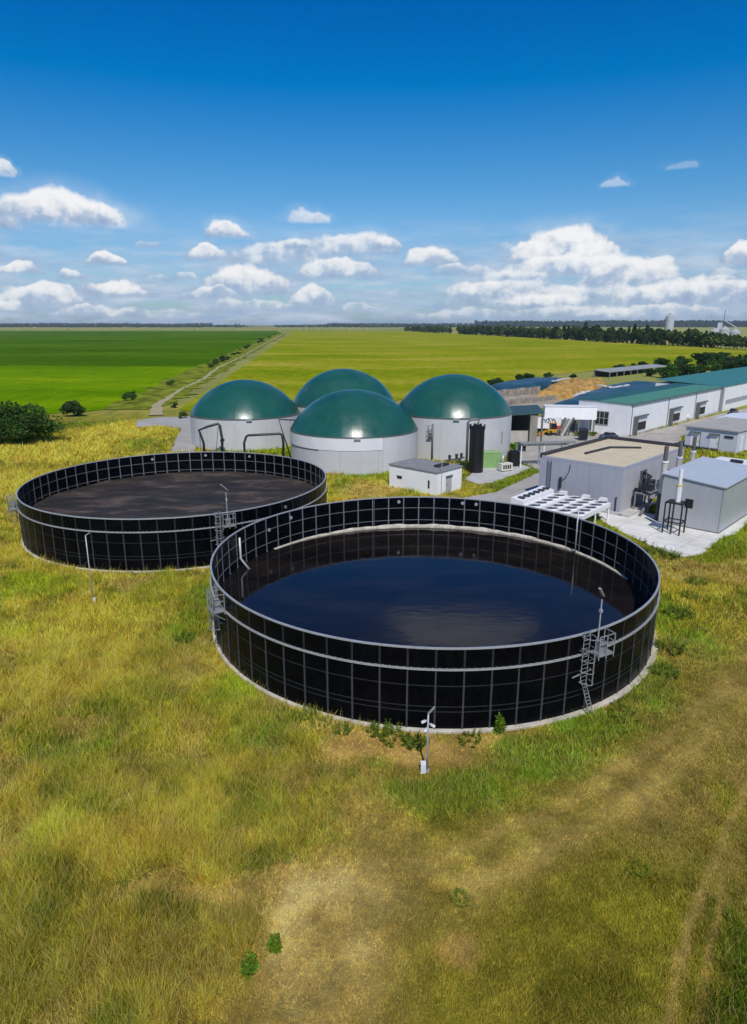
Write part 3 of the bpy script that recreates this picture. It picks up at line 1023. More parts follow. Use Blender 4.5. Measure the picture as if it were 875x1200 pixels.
# crusted sludge: a lumpy disc
nr, na = 46, 150
vs, fs = [], []
for i in range(nr + 1):
    r = (TANK_R - .03) * i / nr
    for j in range(na):
        a = 2 * PI * j / na
        x, y = c2x + r * math.cos(a), c2y + r * math.sin(a)
        vs.append((x, y))
va = np.array(vs)
zz = 2.60 + .30 * (fbm(va[:, 0], va[:, 1], .35, 4, 91) - .5) + .14 * (fbm(va[:, 0], va[:, 1], 1.4, 3, 92) - .5)
mb = MB()
mb.v = [(p[0], p[1], float(z)) for p, z in zip(vs, zz)]
for i in range(nr):
    for j in range(na):
        j2 = (j + 1) % na
        mb.f.append((i * na + j, (i + 1) * na + j, (i + 1) * na + j2, i * na + j2))
sm = bpy.data.materials.new('sludge_crust')
sm.use_nodes = True
t = NT(sm.node_tree)
b = sm.node_tree.nodes['Principled BSDF']
pos = t.node('ShaderNodeNewGeometry').outputs['Position']
n = t.noise(t.vm('MULTIPLY', pos, (0.16, 0.42, 0)), 1.0, 8, 0.68)
colr = t.ramp(n, [(0.40, (0.010, 0.008, 0.006)), (0.52, (0.032, 0.023, 0.017)), (0.66, (0.13, 0.090, 0.065))])
colr = t.mix(t.mr(t.noise(pos, 2.5, 6, 0.7), 0.40, 0.75, 0, 0.55), colr, (0.012, 0.010, 0.008))
t.put(b.inputs['Base Color'], colr)
b.inputs['Roughness'].default_value = 0.8
bn = t.node('ShaderNodeBump')
bn.inputs['Strength'].default_value = 0.7
bn.inputs['Distance'].default_value = 0.08
t.put(bn.inputs['Height'], t.noise(pos, 5, 6, 0.7))
sm.node_tree.links.new(bn.outputs[0], b.inputs['Normal'])
tag(mb.build('sludge', sm, None, True), 'brown crusted sludge surface inside the farther tank', kind='structure')


# ------------------------------------------------------------------ ladders with platform and lamp mast, part of each tank
def access_ladder(root, cx, cy, a, lower=True, mast=True, flip=1):
    u = Vector((math.cos(a), math.sin(a), 0))
    tn = Vector((-u.y, u.x, 0)) * flip                  # along the wall
    B = Vector((cx, cy, 0)) + u * (TANK_R + .12)
    up = Vector((0, 0, 1))

    def P(x, out, z):
        return B + tn * x + u * out + up * z
    mb = MB()
    for x in (-.55, -.02):
        mb.beam(P(x, .16, 2.35), P(x, .16, 6.05), .055)
    z = 2.5
    while z < 6.1:
        mb.beam(P(-.55, .16, z), P(-.02, .16, z), .036)
        z += .29
    for z in (2.9, 4.6, 5.7):
        for x in (-.55, -.02):
            mb.beam(P(x, .16, z), P(x, -.1, z), .05)
    lad = mb.build('access_ladder', GALV_MID, root)
    mb = MB()                                           # safety cage
    for z in (2.5, 3.3, 4.1, 4.9, 5.7):
        pts = [P(-.28 + .42 * math.cos(q), .16 + .72 * math.sin(q), z) for q in np.linspace(0, PI, 9)]
        mb.tube(pts, .028, 5)
    for q in (.25 * PI, .5 * PI, .75 * PI):
        mb.tube([P(-.28 + .42 * math.cos(q), .16 + .72 * math.sin(q), 2.45), P(-.28 + .42 * math.cos(q), .16 + .72 * math.sin(q), 5.75)], .022, 5)
    mb.build('safety_cage', GALV_MID, lad)
    mb = MB()                                           # platform and its brackets
    mb.bar(P(.05, .02, 4.42), tn * 1.35, u * .95, up * .07)
    for x in (.12, 1.32):
        mb.beam(P(x, .05, 3.75), P(x, .9, 4.4), .05)
    mb.build('platform', GALV_MID, lad)
    mb = MB()
    for x, o_ in ((.07, .93), (.72, .93), (1.38, .93), (1.38, .05)):
        mb.beam(P(x, o_, 4.2), P(x, o_, 5.85), .06)
    for z in (5.3, 5.83):
        mb.beam(P(.07, .93, z), P(1.38, .93, z), .05)
        mb.beam(P(1.38, .93, z), P(1.38, .05, z), .05)
    mb.build('guard_rail', GALV_MID, lad)
    mb = MB()
    mb.bar(P(.45, .25, 4.5), tn * .5, u * .4, up * .75)
    mb.build('valve_box', GALV_MID, lad)
    mb = MB()
    mb.beam(P(-1.25, .1, 2.9), P(.35, .1, 3.1), .07)
    mb.build('brace', GALV_MID, lad)
    if lower:
        mb = MB()
        d0, d1 = P(-.34, .22, 2.55), P(.22, .62, .12)
        for x in (-.18, .18):
            mb.beam(d0 + tn * x, d1 + tn * x, .05)
        for i in range(1, 10):
            q = d0.lerp(d1, i / 10)
            mb.beam(q - tn * .18, q + tn * .18, .04)
        mb.build('lower_ladder', GALV_MID, lad)
    if mast:
        mb = MB()
        mb.tube([P(.75, .12, 5.2), P(.75, .12, 8.0)], .05, 8)
        mb.bar(P(.66, .03, 7.1), tn * .18, u * .18, up * .22)
        ms = mb.build('lamp_mast', GALV, root)
        mb = MB()
        mb.beam(P(.98, .0, 8.15), P(.20, .35, 8.95), .16, .09)
        mb.build('lamp_head', GALV, ms)
    return lad


access_ladder(t1, c1x, c1y, ang_of(687, 741, WALL_H, c1x, c1y))
access_ladder(t1, c1x, c1y, ang_of(258, 690, WALL_H, c1x, c1y), lower=False, mast=False)
access_ladder(t2, c2x, c2y, ang_of(257, 601, WALL_H, c2x, c2y))
access_ladder(t2, c2x, c2y, ang_of(17.5, 581, WALL_H, c2x, c2y), lower=False, mast=False)
# filling pipes over the wall
u = ang_of(262, 660, 2.4, c1x, c1y)
uv = Vector((math.cos(u), math.sin(u), 0))
Bq = Vector((c1x, c1y, 0)) + uv * (TANK_R - .3)
MB().tube([Bq + Vector((0, 0, 5.2)), Bq + Vector((0, 0, 3.1)), Bq - uv * .25 + Vector((0, 0, 2.75)), Bq - uv * .9 + Vector((0, 0, 2.0))], .11, 8).build('inlet_pipe', GALV, t1, True)
ua = ang_of(678, 609, WALL_H, c1x, c1y)
uv = Vector((math.cos(ua), math.sin(ua), 0))
Bq = Vector((c1x, c1y, 0)) + uv * (TANK_R - .45)
MB().tube([Bq + Vector((0, 0, 6.6)), Bq + Vector((0, 0, 1.9))], .07, 8).build('dip_pipe', GALV, t1, True)

# ------------------------------------------------------------------ digesters with green gas domes
DOME = M('green_membrane', (0.010, 0.080, 0.060), 0.30, 0, 0.16, 0.22, 0.0, 0.30, spec=0.55, dirt=(0.045, 0.10, 0.085))


_t = NT(DOME.node_tree)
_g = _t.node('ShaderNodeNewGeometry').outputs['Position']
_b = _t.node('ShaderNodeBump')
_b.inputs['Strength'].default_value = 0.10
_b.inputs['Distance'].default_value = 0.25
_t.put(_b.inputs['Height'], _t.m('ADD', _t.noise(_g, 0.45, 4, 0.55), _t.m('MULTIPLY', _t.noise(_t.vm('MULTIPLY', _g, (1, 1, .25)), 1.6, 4, 0.6), 0.35)))
DOME.node_tree.links.new(_b.outputs[0], DOME.node_tree.nodes['Principled BSDF'].inputs['Normal'])


def digester(i, cx, cy, r, wh, dh, label, band=False):
    root = thing('biogas_digester', (cx, cy, 0), label, 'digester', 'green domed digesters')
    MB().lathe(cx, cy, [(r, -.1), (r, wh)], 128).build('wall', DIGWALL, root, True)
    sr = (r * r + dh * dh) / (2 * dh)                    # cap of a sphere
    th1 = math.asin(r / sr) if dh <= r else PI - math.asin(r / sr)
    mb = MB()
    ng, ns = 40, 22
    for g in range(ng):                                   # welded gores, each its own strip of membrane
        b0, b1 = 2 * PI * g / ng, 2 * PI * (g + 1) / ng
        k = len(mb.v)
        for s_ in range(ns + 1):
            th = th1 * (1 - s_ / ns) + .0005
            z = wh + .05 + sr * (math.cos(th) - math.cos(th1))
            rr = sr * math.sin(th) * 1.004
            for q in (b0, (b0 + b1) / 2, b1):
                k_ = 1.0 if q not in (b0, b1) else 0.999
                mb.v.append((cx + rr * k_ * math.cos(q), cy + rr * k_ * math.sin(q), z))
        for s_ in range(ns):
            for c in range(2):
                p = k + s_ * 3 + c
                mb.f.append((p, p + 1, p + 4, p + 3))
    dome = mb.build('gas_dome', DOME, root, True)
    MB().lathe(cx, cy, [(r + .0, wh - .12), (r + .10, wh - .12), (r + .10, wh + .10), (r + .0, wh + .10)], 128, close=True).build('edge_clamp', GREYSTEEL, root, 40)
    mb = MB()
    toc = math.atan2(-cy, -cx)
    for da in (-1.3, -.75, -.2, .35, .9, 1.4):            # vertical sheet joints of the cladding
        a = toc + da
        u = Vector((math.cos(a), math.sin(a), 0))
        mb.box(Vector((cx, cy, .0)) + u * (r + .01), u, .04, .08, wh - .2)
    mb.build('sheet_joint', M('joint_grey', (0.40, 0.40, 0.41), 0.6), root)
    # box standing in for the sun glint at the wall top, ladder rail, small pipe
    mb = MB()
    a = toc + .05
    u = Vector((math.cos(a), math.sin(a), 0))
    mb.box(Vector((cx, cy, wh - .35)) + u * (r + .2), u, .3, 1.1, .4)
    mb.build('glint_box', GALV, root)
    return root


dg1 = digester(0, *DIGS[0], 'foremost green domed digester, with white upper wall band')
dg2 = digester(1, *DIGS[1], 'green domed digester standing apart beside dark pipe arches, nearest the dirt track')
dg3 = digester(2, *DIGS[2], 'green domed digester behind the black upright cylinder')
dg4 = digester(3, *DIGS[3], 'rearmost green domed digester, half hidden between the others')
# white upper cladding of the front one, running most of the way round, with dark lower edge
cx, cy, r, wh, dh = DIGS[0]
toc = math.atan2(-cy, -cx)
MB().lathe(cx, cy, [(r + .0, wh - 2.25), (r + .07, wh - 2.25), (r + .07, wh - .13), (r + .0, wh - .13)], 80, toc - 1.9, toc + .42, close=True).build('white_band', DIGBAND, dg1, 40)
MB().lathe(cx, cy, [(r + .0, wh - 2.36), (r + .12, wh - 2.36), (r + .12, wh - 2.26), (r + .0, wh - 2.26)], 80, toc - 1.9, toc - .55, close=True).build('band_edge', GREYSTEEL, dg1, 40)
MB().lathe(cx, cy, [(r + .0, .0), (r + .05, .0), (r + .05, wh - .13), (r + .0, wh - .13)], 60, toc + .44, toc + 1.5, close=True).build('cladding_panel', M('cladding_grey', (0.56, 0.56, 0.57), 0.5, 0, 0.05, 0.4, 0, 0.15), dg1, 40)
# right digester: agitator housing and rising pipes on the wall
cx, cy, r, wh, dh = DIGS[2]
a = ang_of(505, 505, 5.5, cx, cy)
u = Vector((math.cos(a), math.sin(a), 0))
tn = Vector((-u.y, u.x, 0))
B = Vector((cx, cy, 0)) + u * (r + .25)
mb = MB()
mb.tube([B + tn * .35 + Vector((0, 0, .2)), B + tn * .35 + Vector((0, 0, 6.9))], .16, 8)
mb.build('riser_pipe', GREYSTEEL, dg3, True)
mb = MB()
mb.bar(B - tn * .5 + Vector((0, 0, 4.6)), tn * .9, u * .6, (0, 0, .12))
for x in (-.5, .4):
    for o_ in (0, .6):
        mb.beam(B + tn * x + u * o_ + Vector((0, 0, 4.7)), B + tn * x + u * o_ + Vector((0, 0, 6.6)), .06)
for z in (5.6, 6.6):
    mb.beam(B - tn * .5 + u * .6 + Vector((0, 0, z)), B + tn * .4 + u * .6 + Vector((0, 0, z)), .06)
mb.build('service_platform', GALV_DULL, dg3)
MB().box(B + tn * -.05 + Vector((0, 0, 5.0)), u, .4, .5, .9).build('agitator_motor', GALV, dg3)
a = ang_of(589, 512, 4.0, cx, cy)
u = Vector((math.cos(a), math.sin(a), 0))
B = Vector((cx, cy, 0)) + u * (r + .08)
MB().tube([B + Vector((0, 0, 2.6)), B + Vector((0, 0, 5.0))], .06, 6).build('drain_pipe', GREYSTEEL, dg3)


# pipe arches by the left digester
def pipe_arch(name, pts, r, label, brace=None, valve=None):
    root = thing(name, (pts[0].x, pts[0].y, 0), label, 'pipe')
    MB().tube(pts, r, 10).build('pipe_run', DARKSTEEL, root, True)
    if brace:
        mb = MB()
        for p, q in brace:
            mb.tube([p, q], .07, 6)
        mb.build('pipe_support', GREYSTEEL, root)
    if valve:
        mb = MB()
        mb.tube([valve + Vector((0, -.45, 0)), valve + Vector((0, .45, 0))], .38, 10)
        mb.build('valve', BLACK, root, 40)
    return root


def on_front(px, py, Y):
    """Point on the upright plane at distance Y that the photograph shows at a pixel."""
    d = ray_dir(px, py)
    k = Y / d.y
    return Vector((d.x * k, Y, CAMH + d.z * k))


Y = 131.5
A = on_front(240, 532, Y); A.z = 0
pts = [A, on_front(239, 519, Y), on_front(233.5, 504, Y), on_front(245, 499.5, Y), on_front(256, 496.5, Y), on_front(258, 499, Y), on_front(261, 516, Y)]
e = on_front(260, 530, Y); e.z = 0
pts.append(e)
pipe_arch('pipe_arch', pts, .26, 'tall crooked dark pipe arch with a valve, standing before a digester', [(on_front(234, 505, Y), Vector((on_front(234, 505, Y).x, Y, 0))), (on_front(256, 500, Y), Vector((on_front(253, 520, Y).x, Y - .3, 0)))], on_front(261, 516, Y))
Y = 128.0
A = on_front(287, 530, Y); A.z = 0
e = on_front(332, 530, Y); e.z = 0
pipe_arch('pipe_arch', [A, on_front(286.5, 519, Y), on_front(289, 511.5, Y), on_front(291, 510.2, Y), on_front(328, 508.3, Y), on_front(331, 510, Y), on_front(332.5, 519, Y), e], .24,
          'low square dark pipe arch between two digesters')
Y = 126.0
e = on_front(342, 533, Y); e.z = 0
pipe_arch('slanting_pipe', [on_front(360, 493, Y + 3), on_front(327, 491.5, Y), on_front(333, 511, Y - .6), e], .13, 'thin slanting grey pipe leaning beside the foremost digester')

# ------------------------------------------------------------------ small white pump house
WH = thing('pump_house', at(511, 581), 'small flat roofed white hut with slit windows beside the domes', 'hut')
wc = Vector((9.5, 98.3, 0))
uL, uW = Vector((-.742, .67, 0)), Vector((.67, .742, 0))
LEN, WID, HH = 9.5, 6.4, 3.5


def oriented(o, u, v):
    return lambda a, b_, z=0: o + u * a + v * b_ + Vector((0, 0, z))


q = oriented(wc, uL, uW)
MB().prism([q(0, 0), q(LEN, 0), q(LEN, WID), q(0, WID)], -.1, HH).build('wall', WHITEWALL, WH)
MB().prism([q(-.15, -.15), q(LEN + .15, -.15), q(LEN + .15, WID + .15), q(-.15, WID + .15)], HH + .003, HH + .16).build('roof', M('grey_roofing', (0.21, 0.215, 0.22), 0.85, 0, 0.15, 0.6, 0.1, 0.0), WH)
nF, nR = -uW, -uL                                          # outward from the long and the short front


def wall_panel(mb, o, along, out, w_, z0, h, d=.05):
    return mb.bar(o + Vector((0, 0, z0)), along * w_, out * d, (0, 0, h))


wall_panel(MB(), q(6.9, 0), uL, nF, .95, 1.55, .42).build('slit_window', GLASS, WH)
wall_panel(MB(), q(6.8, 0), uL, nF, 1.15, 2.0, .08, .10).build('window_ledge', GALV, WH)
wall_panel(MB(), q(1.4, 0), uL, nF, .30, .9, 1.25).build('slit_window', GLASS, WH)
fr = wall_panel(MB(), q(0, 2.2), uW, nR, 1.5, .05, 2.5, .04).build('door', M('grey_door', (0.40, 0.41, 0.43), 0.5, 0, .06, 1), WH)
wall_panel(MB(), q(0, 2.1), uW, nR, 1.7, 2.56, .12, .25).build('door_hood', GREYSTEEL, WH)
MB().box(q(-.02, 2.5, 1.2) - uL * .05, uW, .1, .1, .12).build('handle', BLACK, fr)
MB().tube([q(-.08, 1.0, .1), q(-.08, 1.0, HH + 2.0)], .06, 6).build('vent_pipe', GALV, WH)
mb = MB()
for i in range(3):
    mb.box(q(2.2, 3.0 + i * 1.0, HH + .16), uL, .9, .8, .35)
mb.build('roof_vent', DARKSTEEL, WH)

# ------------------------------------------------------------------ filter column, tanks and gear on the plinth
b0 = at(556.5, 553)
FC = thing('filter_column', b0, 'tall black upright cylinder with ragged collar beside grey pipes', 'filter tower')
MB().cyl(b0, 1.28, 8.0, 28).build('shell', BLACKPL, FC, 40)
mb = MB()
for i in range(8):
    a = 2 * PI * i / 8 + .2
    u = Vector((math.cos(a), math.sin(a), 0))
    mb.bar(b0 + u * 1.28 + Vector((-u.y, u.x, 0)) * -.2 + Vector((0, 0, 7.6)), Vector((-u.y, u.x, 0)) * .4, u * .12, (0, 0, .75))
mb.tube([b0 + Vector((0, 0, 8)), b0 + Vector((0, 0, 8.35))], [1.05, .35], 20)
mb.build('collar', BLACKPL, FC)
mb = MB()
p0 = at(545.5, 552)
mb.tube([p0 + Vector((0, 0, 0)), p0 + Vector((0, 0, 8.6)), p0 + Vector((.5, .1, 9.1)), p0 + Vector((2.0, .2, 9.1)), b0 + Vector((0, 0, 8.3))], .22, 8)
mb.tube([p0 + Vector((.7, .4, 0)), p0 + Vector((.7, .4, 8.2))], .12, 6)
mb.build('gas_pipe', GREYSTEEL, FC, True)

b1 = at(573.5, 547)
GB = thing('green_container', b1, 'light green metal box on the slab behind the black cylinder', 'container')
MB().box(b1, (1, .1), 3.3, 2.6, 2.75).build('body', M('light_green_paint', (0.22, 0.38, 0.14), 0.5, 0, .08, 1, 0, .15), GB)
MB().box(b1 + Vector((0, 0, 2.753)), (1, .1), 3.4, 2.7, .10).build('lid', M('green_lid', (0.27, 0.42, 0.17), 0.5), GB)
mb = MB()
for x in (-1.2, -.6, 0, .6, 1.2):
    mb.box(b1 + Vector((x, -1.33 + x * .1, .2)), (1, .1), .07, .06, 2.3)
mb.build('rib', M('green_lid', (0.27, 0.42, 0.17)), GB)

b2 = at(591, 552)
GN = thing('generator', b2, 'low cream generator box with louvres and angled duct', 'generator')
MB().box(b2 + Vector((0, 0, .2)), (1, .45), 2.3, 1.2, 1.25).build('housing', M('cream_paint', (0.66, 0.64, 0.56), 0.5, 0, .06, 1, 0, .15), GN)
mb = MB()
u = Vector((1, .45, 0)).normalized()
wv = Vector((-u.y, u.x, 0))
for i in range(4):
    mb.box(b2 - wv * .62 + u * (-.7 + i * .45) + Vector((0, 0, .5)), u, .3, .05, .7)
mb.build('louvre', DARKSTEEL, GN)
MB().tube([b2 + Vector((-.5, .3, 1.4)), b2 + Vector((-.4, .6, 2.3)), b2 + Vector((.1, 1.2, 2.9))], [.28, .3, .34], 10).build('air_duct', GALV, GN, True)
mb = MB()
mb.box(b2 - u * .8, u, .2, 1.2, .2)
mb.box(b2 + u * .8, u, .2, 1.2, .2)
mb.build('skid', DARKSTEEL, GN)

b3 = at(600.5, 545.5)
BT = thing('plastic_tank', b3, 'squat black plastic tank with domed lid near the cream generator', 'tank')
MB().cyl(b3, 1.15, 2.5, 24).build('shell', BLACKPL, BT, 40)
MB().tube([b3 + Vector((0, 0, 2.5)), b3 + Vector((0, 0, 2.75)), b3 + Vector((0, 0, 2.9))], [1.15, .85, .3], 24).build('lid', BLACKPL, BT, 40)

mb = MB()
pr = []
for x0, y0, x1, y1, h in ((520, 545, 543, 541, .8), (512, 548, 540, 547, .5)):
    p, q_ = at(x0, y0), at(x1, y1)
    p.z = q_.z = h
    pr.append((p, q_))
GP = thing('ground_pipes', at(530, 545), 'low grey pipework with valves behind the white hut', 'pipework')
for p, q_ in pr:
    MB().tube([p, q_], .16, 8).build('pipe_run', GREYSTEEL, GP)
    mb = MB()
    for k in (.2, .5, .8):
        c = p.lerp(q_, k)
        mb.beam((c.x, c.y, 0), c, .1)
    mb.build('pipe_stand', GREYSTEEL, GP)
for k in (.25, .6, .85):
    c = pr[0][0].lerp(pr[0][1], k)
    MB().tube([c, c + Vector((0, 0, .9))], [.22, .3], 10).build('valve', DARKSTEEL, GP)

# pipe rack beside the slab
PRK = thing('pipe_rack', at(612, 545), 'pale steel pipe rack carrying grey pipes beside the grey flat roofed building', 'pipe rack')
rp = [at(608.5, 548), at(616.5, 549), at(690, 537)]
d_ = Vector((.714, -.70, 0))
r0 = at(609, 548)
uR = (at(676, 546) - at(609, 548)).normalized()
vR = Vector((-uR.y, uR.x, 0))
L = 8.5
for k in (0, .5, 1.0):
    for s_ in (0, 2.2):
        p = r0 + uR * L * k + vR * s_
        MB().beam((p.x, p.y, 0), (p.x, p.y, 4.0), .2).build('leg', WHITE, PRK)
mb = MB()
for s_ in (0, 2.2):
    p = r0 + vR * s_
    mb.beam(p + Vector((0, 0, 4.05)), p + uR * (L + .3) + Vector((0, 0, 4.05)), .22)
for k in (0, .5, 1):
    p = r0 + uR * L * k
    mb.beam(p + Vector((0, 0, 4.05)), p + vR * 2.2 + Vector((0, 0, 4.05)), .16)
mb.build('cross_beams', GREYSTEEL, PRK)
for s_, rr in ((.5, .16), (1.1, .22), (1.7, .14)):
    p = r0 + vR * s_
    MB().tube([p + Vector((0, 0, 4.3)), p + uR * (L + 2) + Vector((0, 0, 4.3))], rr, 8).build('pipe_run', GALV_DULL, PRK)
MB().box(r0 + vR * 1.1 + uR * .5 + Vector((0, 0, 2.9)), uR, .9, 1.6, 1.0).build('control_box', DARKSTEEL, PRK)

# ------------------------------------------------------------------ grey flat roofed engine building
MIDW = ribbed('lavender_sheet', (0.37, 0.372, 0.43), 0.9, 0.55, 0.0, 0.05, 0.02, streak=0.15)
MIDR = ribbed('grey_sheet', (0.42, 0.42, 0.44), 0.9, 0.55, 0.0, 0.06, 0.02, streak=0.25)
EB = thing('engine_building', (33.4, 88, 0), 'grey lavender flat roofed building with dark parapet and tan roof', 'building')
mc = Vector((33.4, 87.8, 0))
uL, uW = Vector((-.722, .692, 0)), Vector((.692, .722, 0))
q = oriented(mc, uL, uW)
LEN, WID, HH = 12.6, 22.0, 6.6
MB().prism([q(0, 0), q(LEN, 0), q(LEN, WID), q(0, WID)], -.1, HH - .35).build('wall', MIDW, EB)
wall_panel(MB(), q(0, .0), uW, -uL, WID, 0, HH - .36, .03).build('side_cladding', MIDR, EB)
MB().prism([q(.3, .3), q(LEN - .3, .3), q(LEN - .3, WID - .3), q(.3, WID - .3)], HH - .347, HH - .2).build('roof', M('tan_roof_gravel', (0.56, 0.475, 0.32), 0.9, 0, .10, .5, .15), EB)
mb = MB()
DK = M('dark_parapet', (0.030, 0.032, 0.038), 0.6, 0, .3, 1)
mb.prism([q(LEN - .3, -.02), q(LEN + .02, -.02), q(LEN + .02, WID + .02), q(LEN - .3, WID + .02)], HH - .345, HH + .30)
mb.prism([q(-.02, WID - .3), q(LEN - .31, WID - .3), q(LEN - .31, WID + .02), q(-.02, WID + .02)], HH - .345, HH + .30)
mb.build('parapet', DK, EB)
mb = MB()
mb.prism([q(-.02, -.02), q(LEN - .31, -.02), q(LEN - .31, .22), q(-.02, .22)], HH - .345, HH - .02)
mb.prism([q(-.05, .23), q(.22, .23), q(.22, WID - .31), q(-.05, WID - .31)], HH - .345, HH - .02)
mb.build('roof_edge', MIDW, EB)
MB().beam(q(8.6, 6.0, HH - .05), q(8.2, 13.5, HH - .05), .3).build('roof_gutter', DARKSTEEL, EB)
MB().beam(q(8.1, 13.6, HH - .05), q(4.6, 16.5, HH - .05), .28).build('roof_gutter', DARKSTEEL, EB)
MB().prism([q(-.6, -.6), q(LEN + .3, -.6), q(LEN + .3, -.02), q(-.6, -.02)], -.1, .35).build('plinth', GREYCONC, EB)
MB().prism([q(-1.6, -.6), q(-.05, -.6), q(-.05, 9), q(-1.6, 9)], -.1, .33).build('loading_step', GREYCONC, EB)
mb = MB()
for x in (11.2, 10.6):
    mb.beam(q(x, -.15, .5), q(x, -.15, 6.2), .07)
for i in range(16):
    mb.beam(q(11.2, -.15, .7 + i * .34), q(10.6, -.15, .7 + i * .34), .05)
mb.build('wall_ladder', GREYSTEEL, EB)
pts = [q(7.7, -.08, 5.9), q(7.8, -.08, 4.9), q(8.3, -.08, 3.9), q(8.8, -.08, 3.4)]
MB().tube(pts, .05, 6).build('cable', DARKSTEEL, EB)
MB().box(q(9.0, -.15, 2.3), uL, .3, .25, 1.6).build('cable_box', DARKSTEEL, EB)
MB().tube([q(.6, -.1, .4), q(.6, -.1, 2.4)], .09, 6).build('drain_pipe', DARKSTEEL, EB)
for d0, w_ in ((3.6, 1.1), (12.0, 1.2), (17.0, 1.2)):
    dd = wall_panel(MB(), q(-.03, d0), uW, -uL, w_, .35, 2.5, .05).build('door', M('dark_grey_door', (0.10, 0.105, 0.12), .5), EB)
    MB().box(q(-.10, d0 + .15, 1.4), uW, .08, .06, .14).build('handle', GALV, dd)
wall_panel(MB(), q(-.03, 5.6), uW, -uL, 2.2, 3.8, 1.4, .06).build('wall_vent', GREYSTEEL, EB)

# gear by the building's side wall: a raised cooler frame with ducts
GC = thing('duct_rack', q(-1.8, 4.5), 'grey steel rack of ducts standing at the side wall of the tan roofed building', 'rack')
mb = MB()
for a_, b_ in ((-.7, 3.0), (-2.6, 3.0), (-.7, 6.6), (-2.6, 6.6)):
    MB().beam(q(a_, b_, .3), q(a_, b_, 2.6), .18).build('leg', GALV_DULL, GC)
mb.bar(q(-.6, 2.9, 2.6), -uL * 2.1, uW * 3.8, (0, 0, .14))
GCD = mb.build('deck', GALV_DULL, GC)
MB().beam(q(-2.5, 1.0, .4), q(-2.2, 5.0, 1.6), .3).build('cable_tray', GALV_DULL, GC)
MB().box(q(-1.5, 5.4, 2.75), uW, 1.4, 1.2, 1.5).build('silencer_box', DARKSTEEL, GC)
MB().tube([q(-1.0, 3.5, 2.8), q(-1.0, 3.5, 4.2), q(-1.6, 5.4, 4.7), q(-.3, 6.4, 4.9)], .22, 8).build('duct', DARKSTEEL, GC, True)
mb = MB()
mb.tube([q(-1.9, 3.1, 2.7), q(-1.9, 3.1, 5.6)], .12, 8)
mb.build('vent_pipe', DARKSTEEL, GC, True)

# three exhaust stacks along that wall
CHROME = M('stack_insulation', (0.50, 0.48, 0.45), 0.5, 0.2, .12, 2, 0, .3)
STACKC = M('stack_top', (0.11, 0.10, 0.09), 0.6, 0.1, .2, 2)
for (px, py, ptop, pmid, lab) in ((770.5, 609, 523, 541, 'nearest of the three grey exhaust stacks, dark below and topped dark brown'),
                                  (789, 588, 517, 536, 'middle of the three exhaust stacks along the grey wall'),
                                  (806, 573, 512, 529, 'farthest exhaust stack, rising at the end of the grey wall')):
    c = at(px, py)
    st = thing('exhaust_stack', c, lab, 'chimney', 'exhaust stacks')
    zt = on_front(px, ptop, c.y).z
    zm = on_front(px, pmid, c.y).z
    MB().cyl(c, .46, 3.6, 16).build('silencer', DARKSTEEL, st, 40)
    MB().cyl(c + Vector((0, 0, 3.6)), .36, zm - 3.6, 16).build('flue', CHROME, st, 40)
    MB().cyl(c + Vector((0, 0, zm)), .27, zt - zm, 16).build('flue_top', STACKC, st, 40)
    MB().cyl(c + Vector((0, 0, zm - .1)), .44, .22, 16).build('flange', WHITE, st, 40)
    MB().beam(c + Vector((0, 0, 4.6)), c + Vector((-1.2, 1.2, 4.6)), .1).build('wall_bracket', GREYSTEEL, st)

# ------------------------------------------------------------------ small grey shed building
SB = thing('metal_shed', (42.6, 79.1, 0), 'small pale grey sheet metal shed with a plain sloping roof on the white apron', 'shed')
sc0 = Vector((42.6, 79.1, 0))
uL, uW = Vector((-.727, .687, 0)), Vector((.687, .727, 0))
q = oriented(sc0, uL, uW)
LEN, WID = 7.3, 15.0
SHEET = ribbed('pale_grey_sheet', (0.40, 0.42, 0.44), 0.35, 0.42, 0.15, 0.04, 0.02, streak=0.08)
MB().prism([q(0, 0), q(LEN, 0), q(LEN, WID), q(0, WID)], -.1, [5.85, 6.5, 6.5, 5.85]).build('wall', SHEET, SB)
mb = MB()
ra, rb = 5.86, 6.51
rt = [q(-.25, -.2, ra - .02), q(LEN + .25, -.2, rb + .02), q(LEN + .25, WID + .2, rb + .02), q(-.25, WID + .2, ra - .02)]
mb.prism(rt, [p.z for p in rt], [p.z + .12 for p in rt])
mb.build('roof', ribbed('roof_sheet', (0.50, 0.53, 0.57), 0.5, 0.4, 0.15, 0.04, 0.02, axis='r', streak=0.0), SB)
MB().prism([q(-.06, -.05), q(LEN + .05, -.05), q(LEN + .05, WID), q(-.06, WID)], -.1, .16).build('base_rail', GREYSTEEL, SB)
mb = MB()
for a_, b_ in ((0, 0), (LEN, 0), (0, WID)):
    mb.box(q(a_, b_, .16), uL, .14, .14, 5.6)
mb.build('corner_trim', GALV, SB)
# flat white duct roof behind it
LD = thing('low_annex', q(LEN - 1.8, 13.2), 'low white annex with a dark vent on its roof behind the grey metal shed', 'annex')
q2 = oriented(q(2.0, WID + .4), uL, uW)
MB().prism([q2(0, 0), q2(5, 0), q2(5, 6), q2(0, 6)], -.1, 5.6).build('wall', WHITEWALL, LD)
MB().prism([q2(-.1, -.1), q2(5.1, -.1), q2(5.1, 6.1), q2(-.1, 6.1)], 5.603, 5.8).build('roof', WHITE, LD)
MB().box(q2(1.8, 2.6, 5.8), uL, 1.6, .7, .4).build('roof_vent', BLACK, LD)

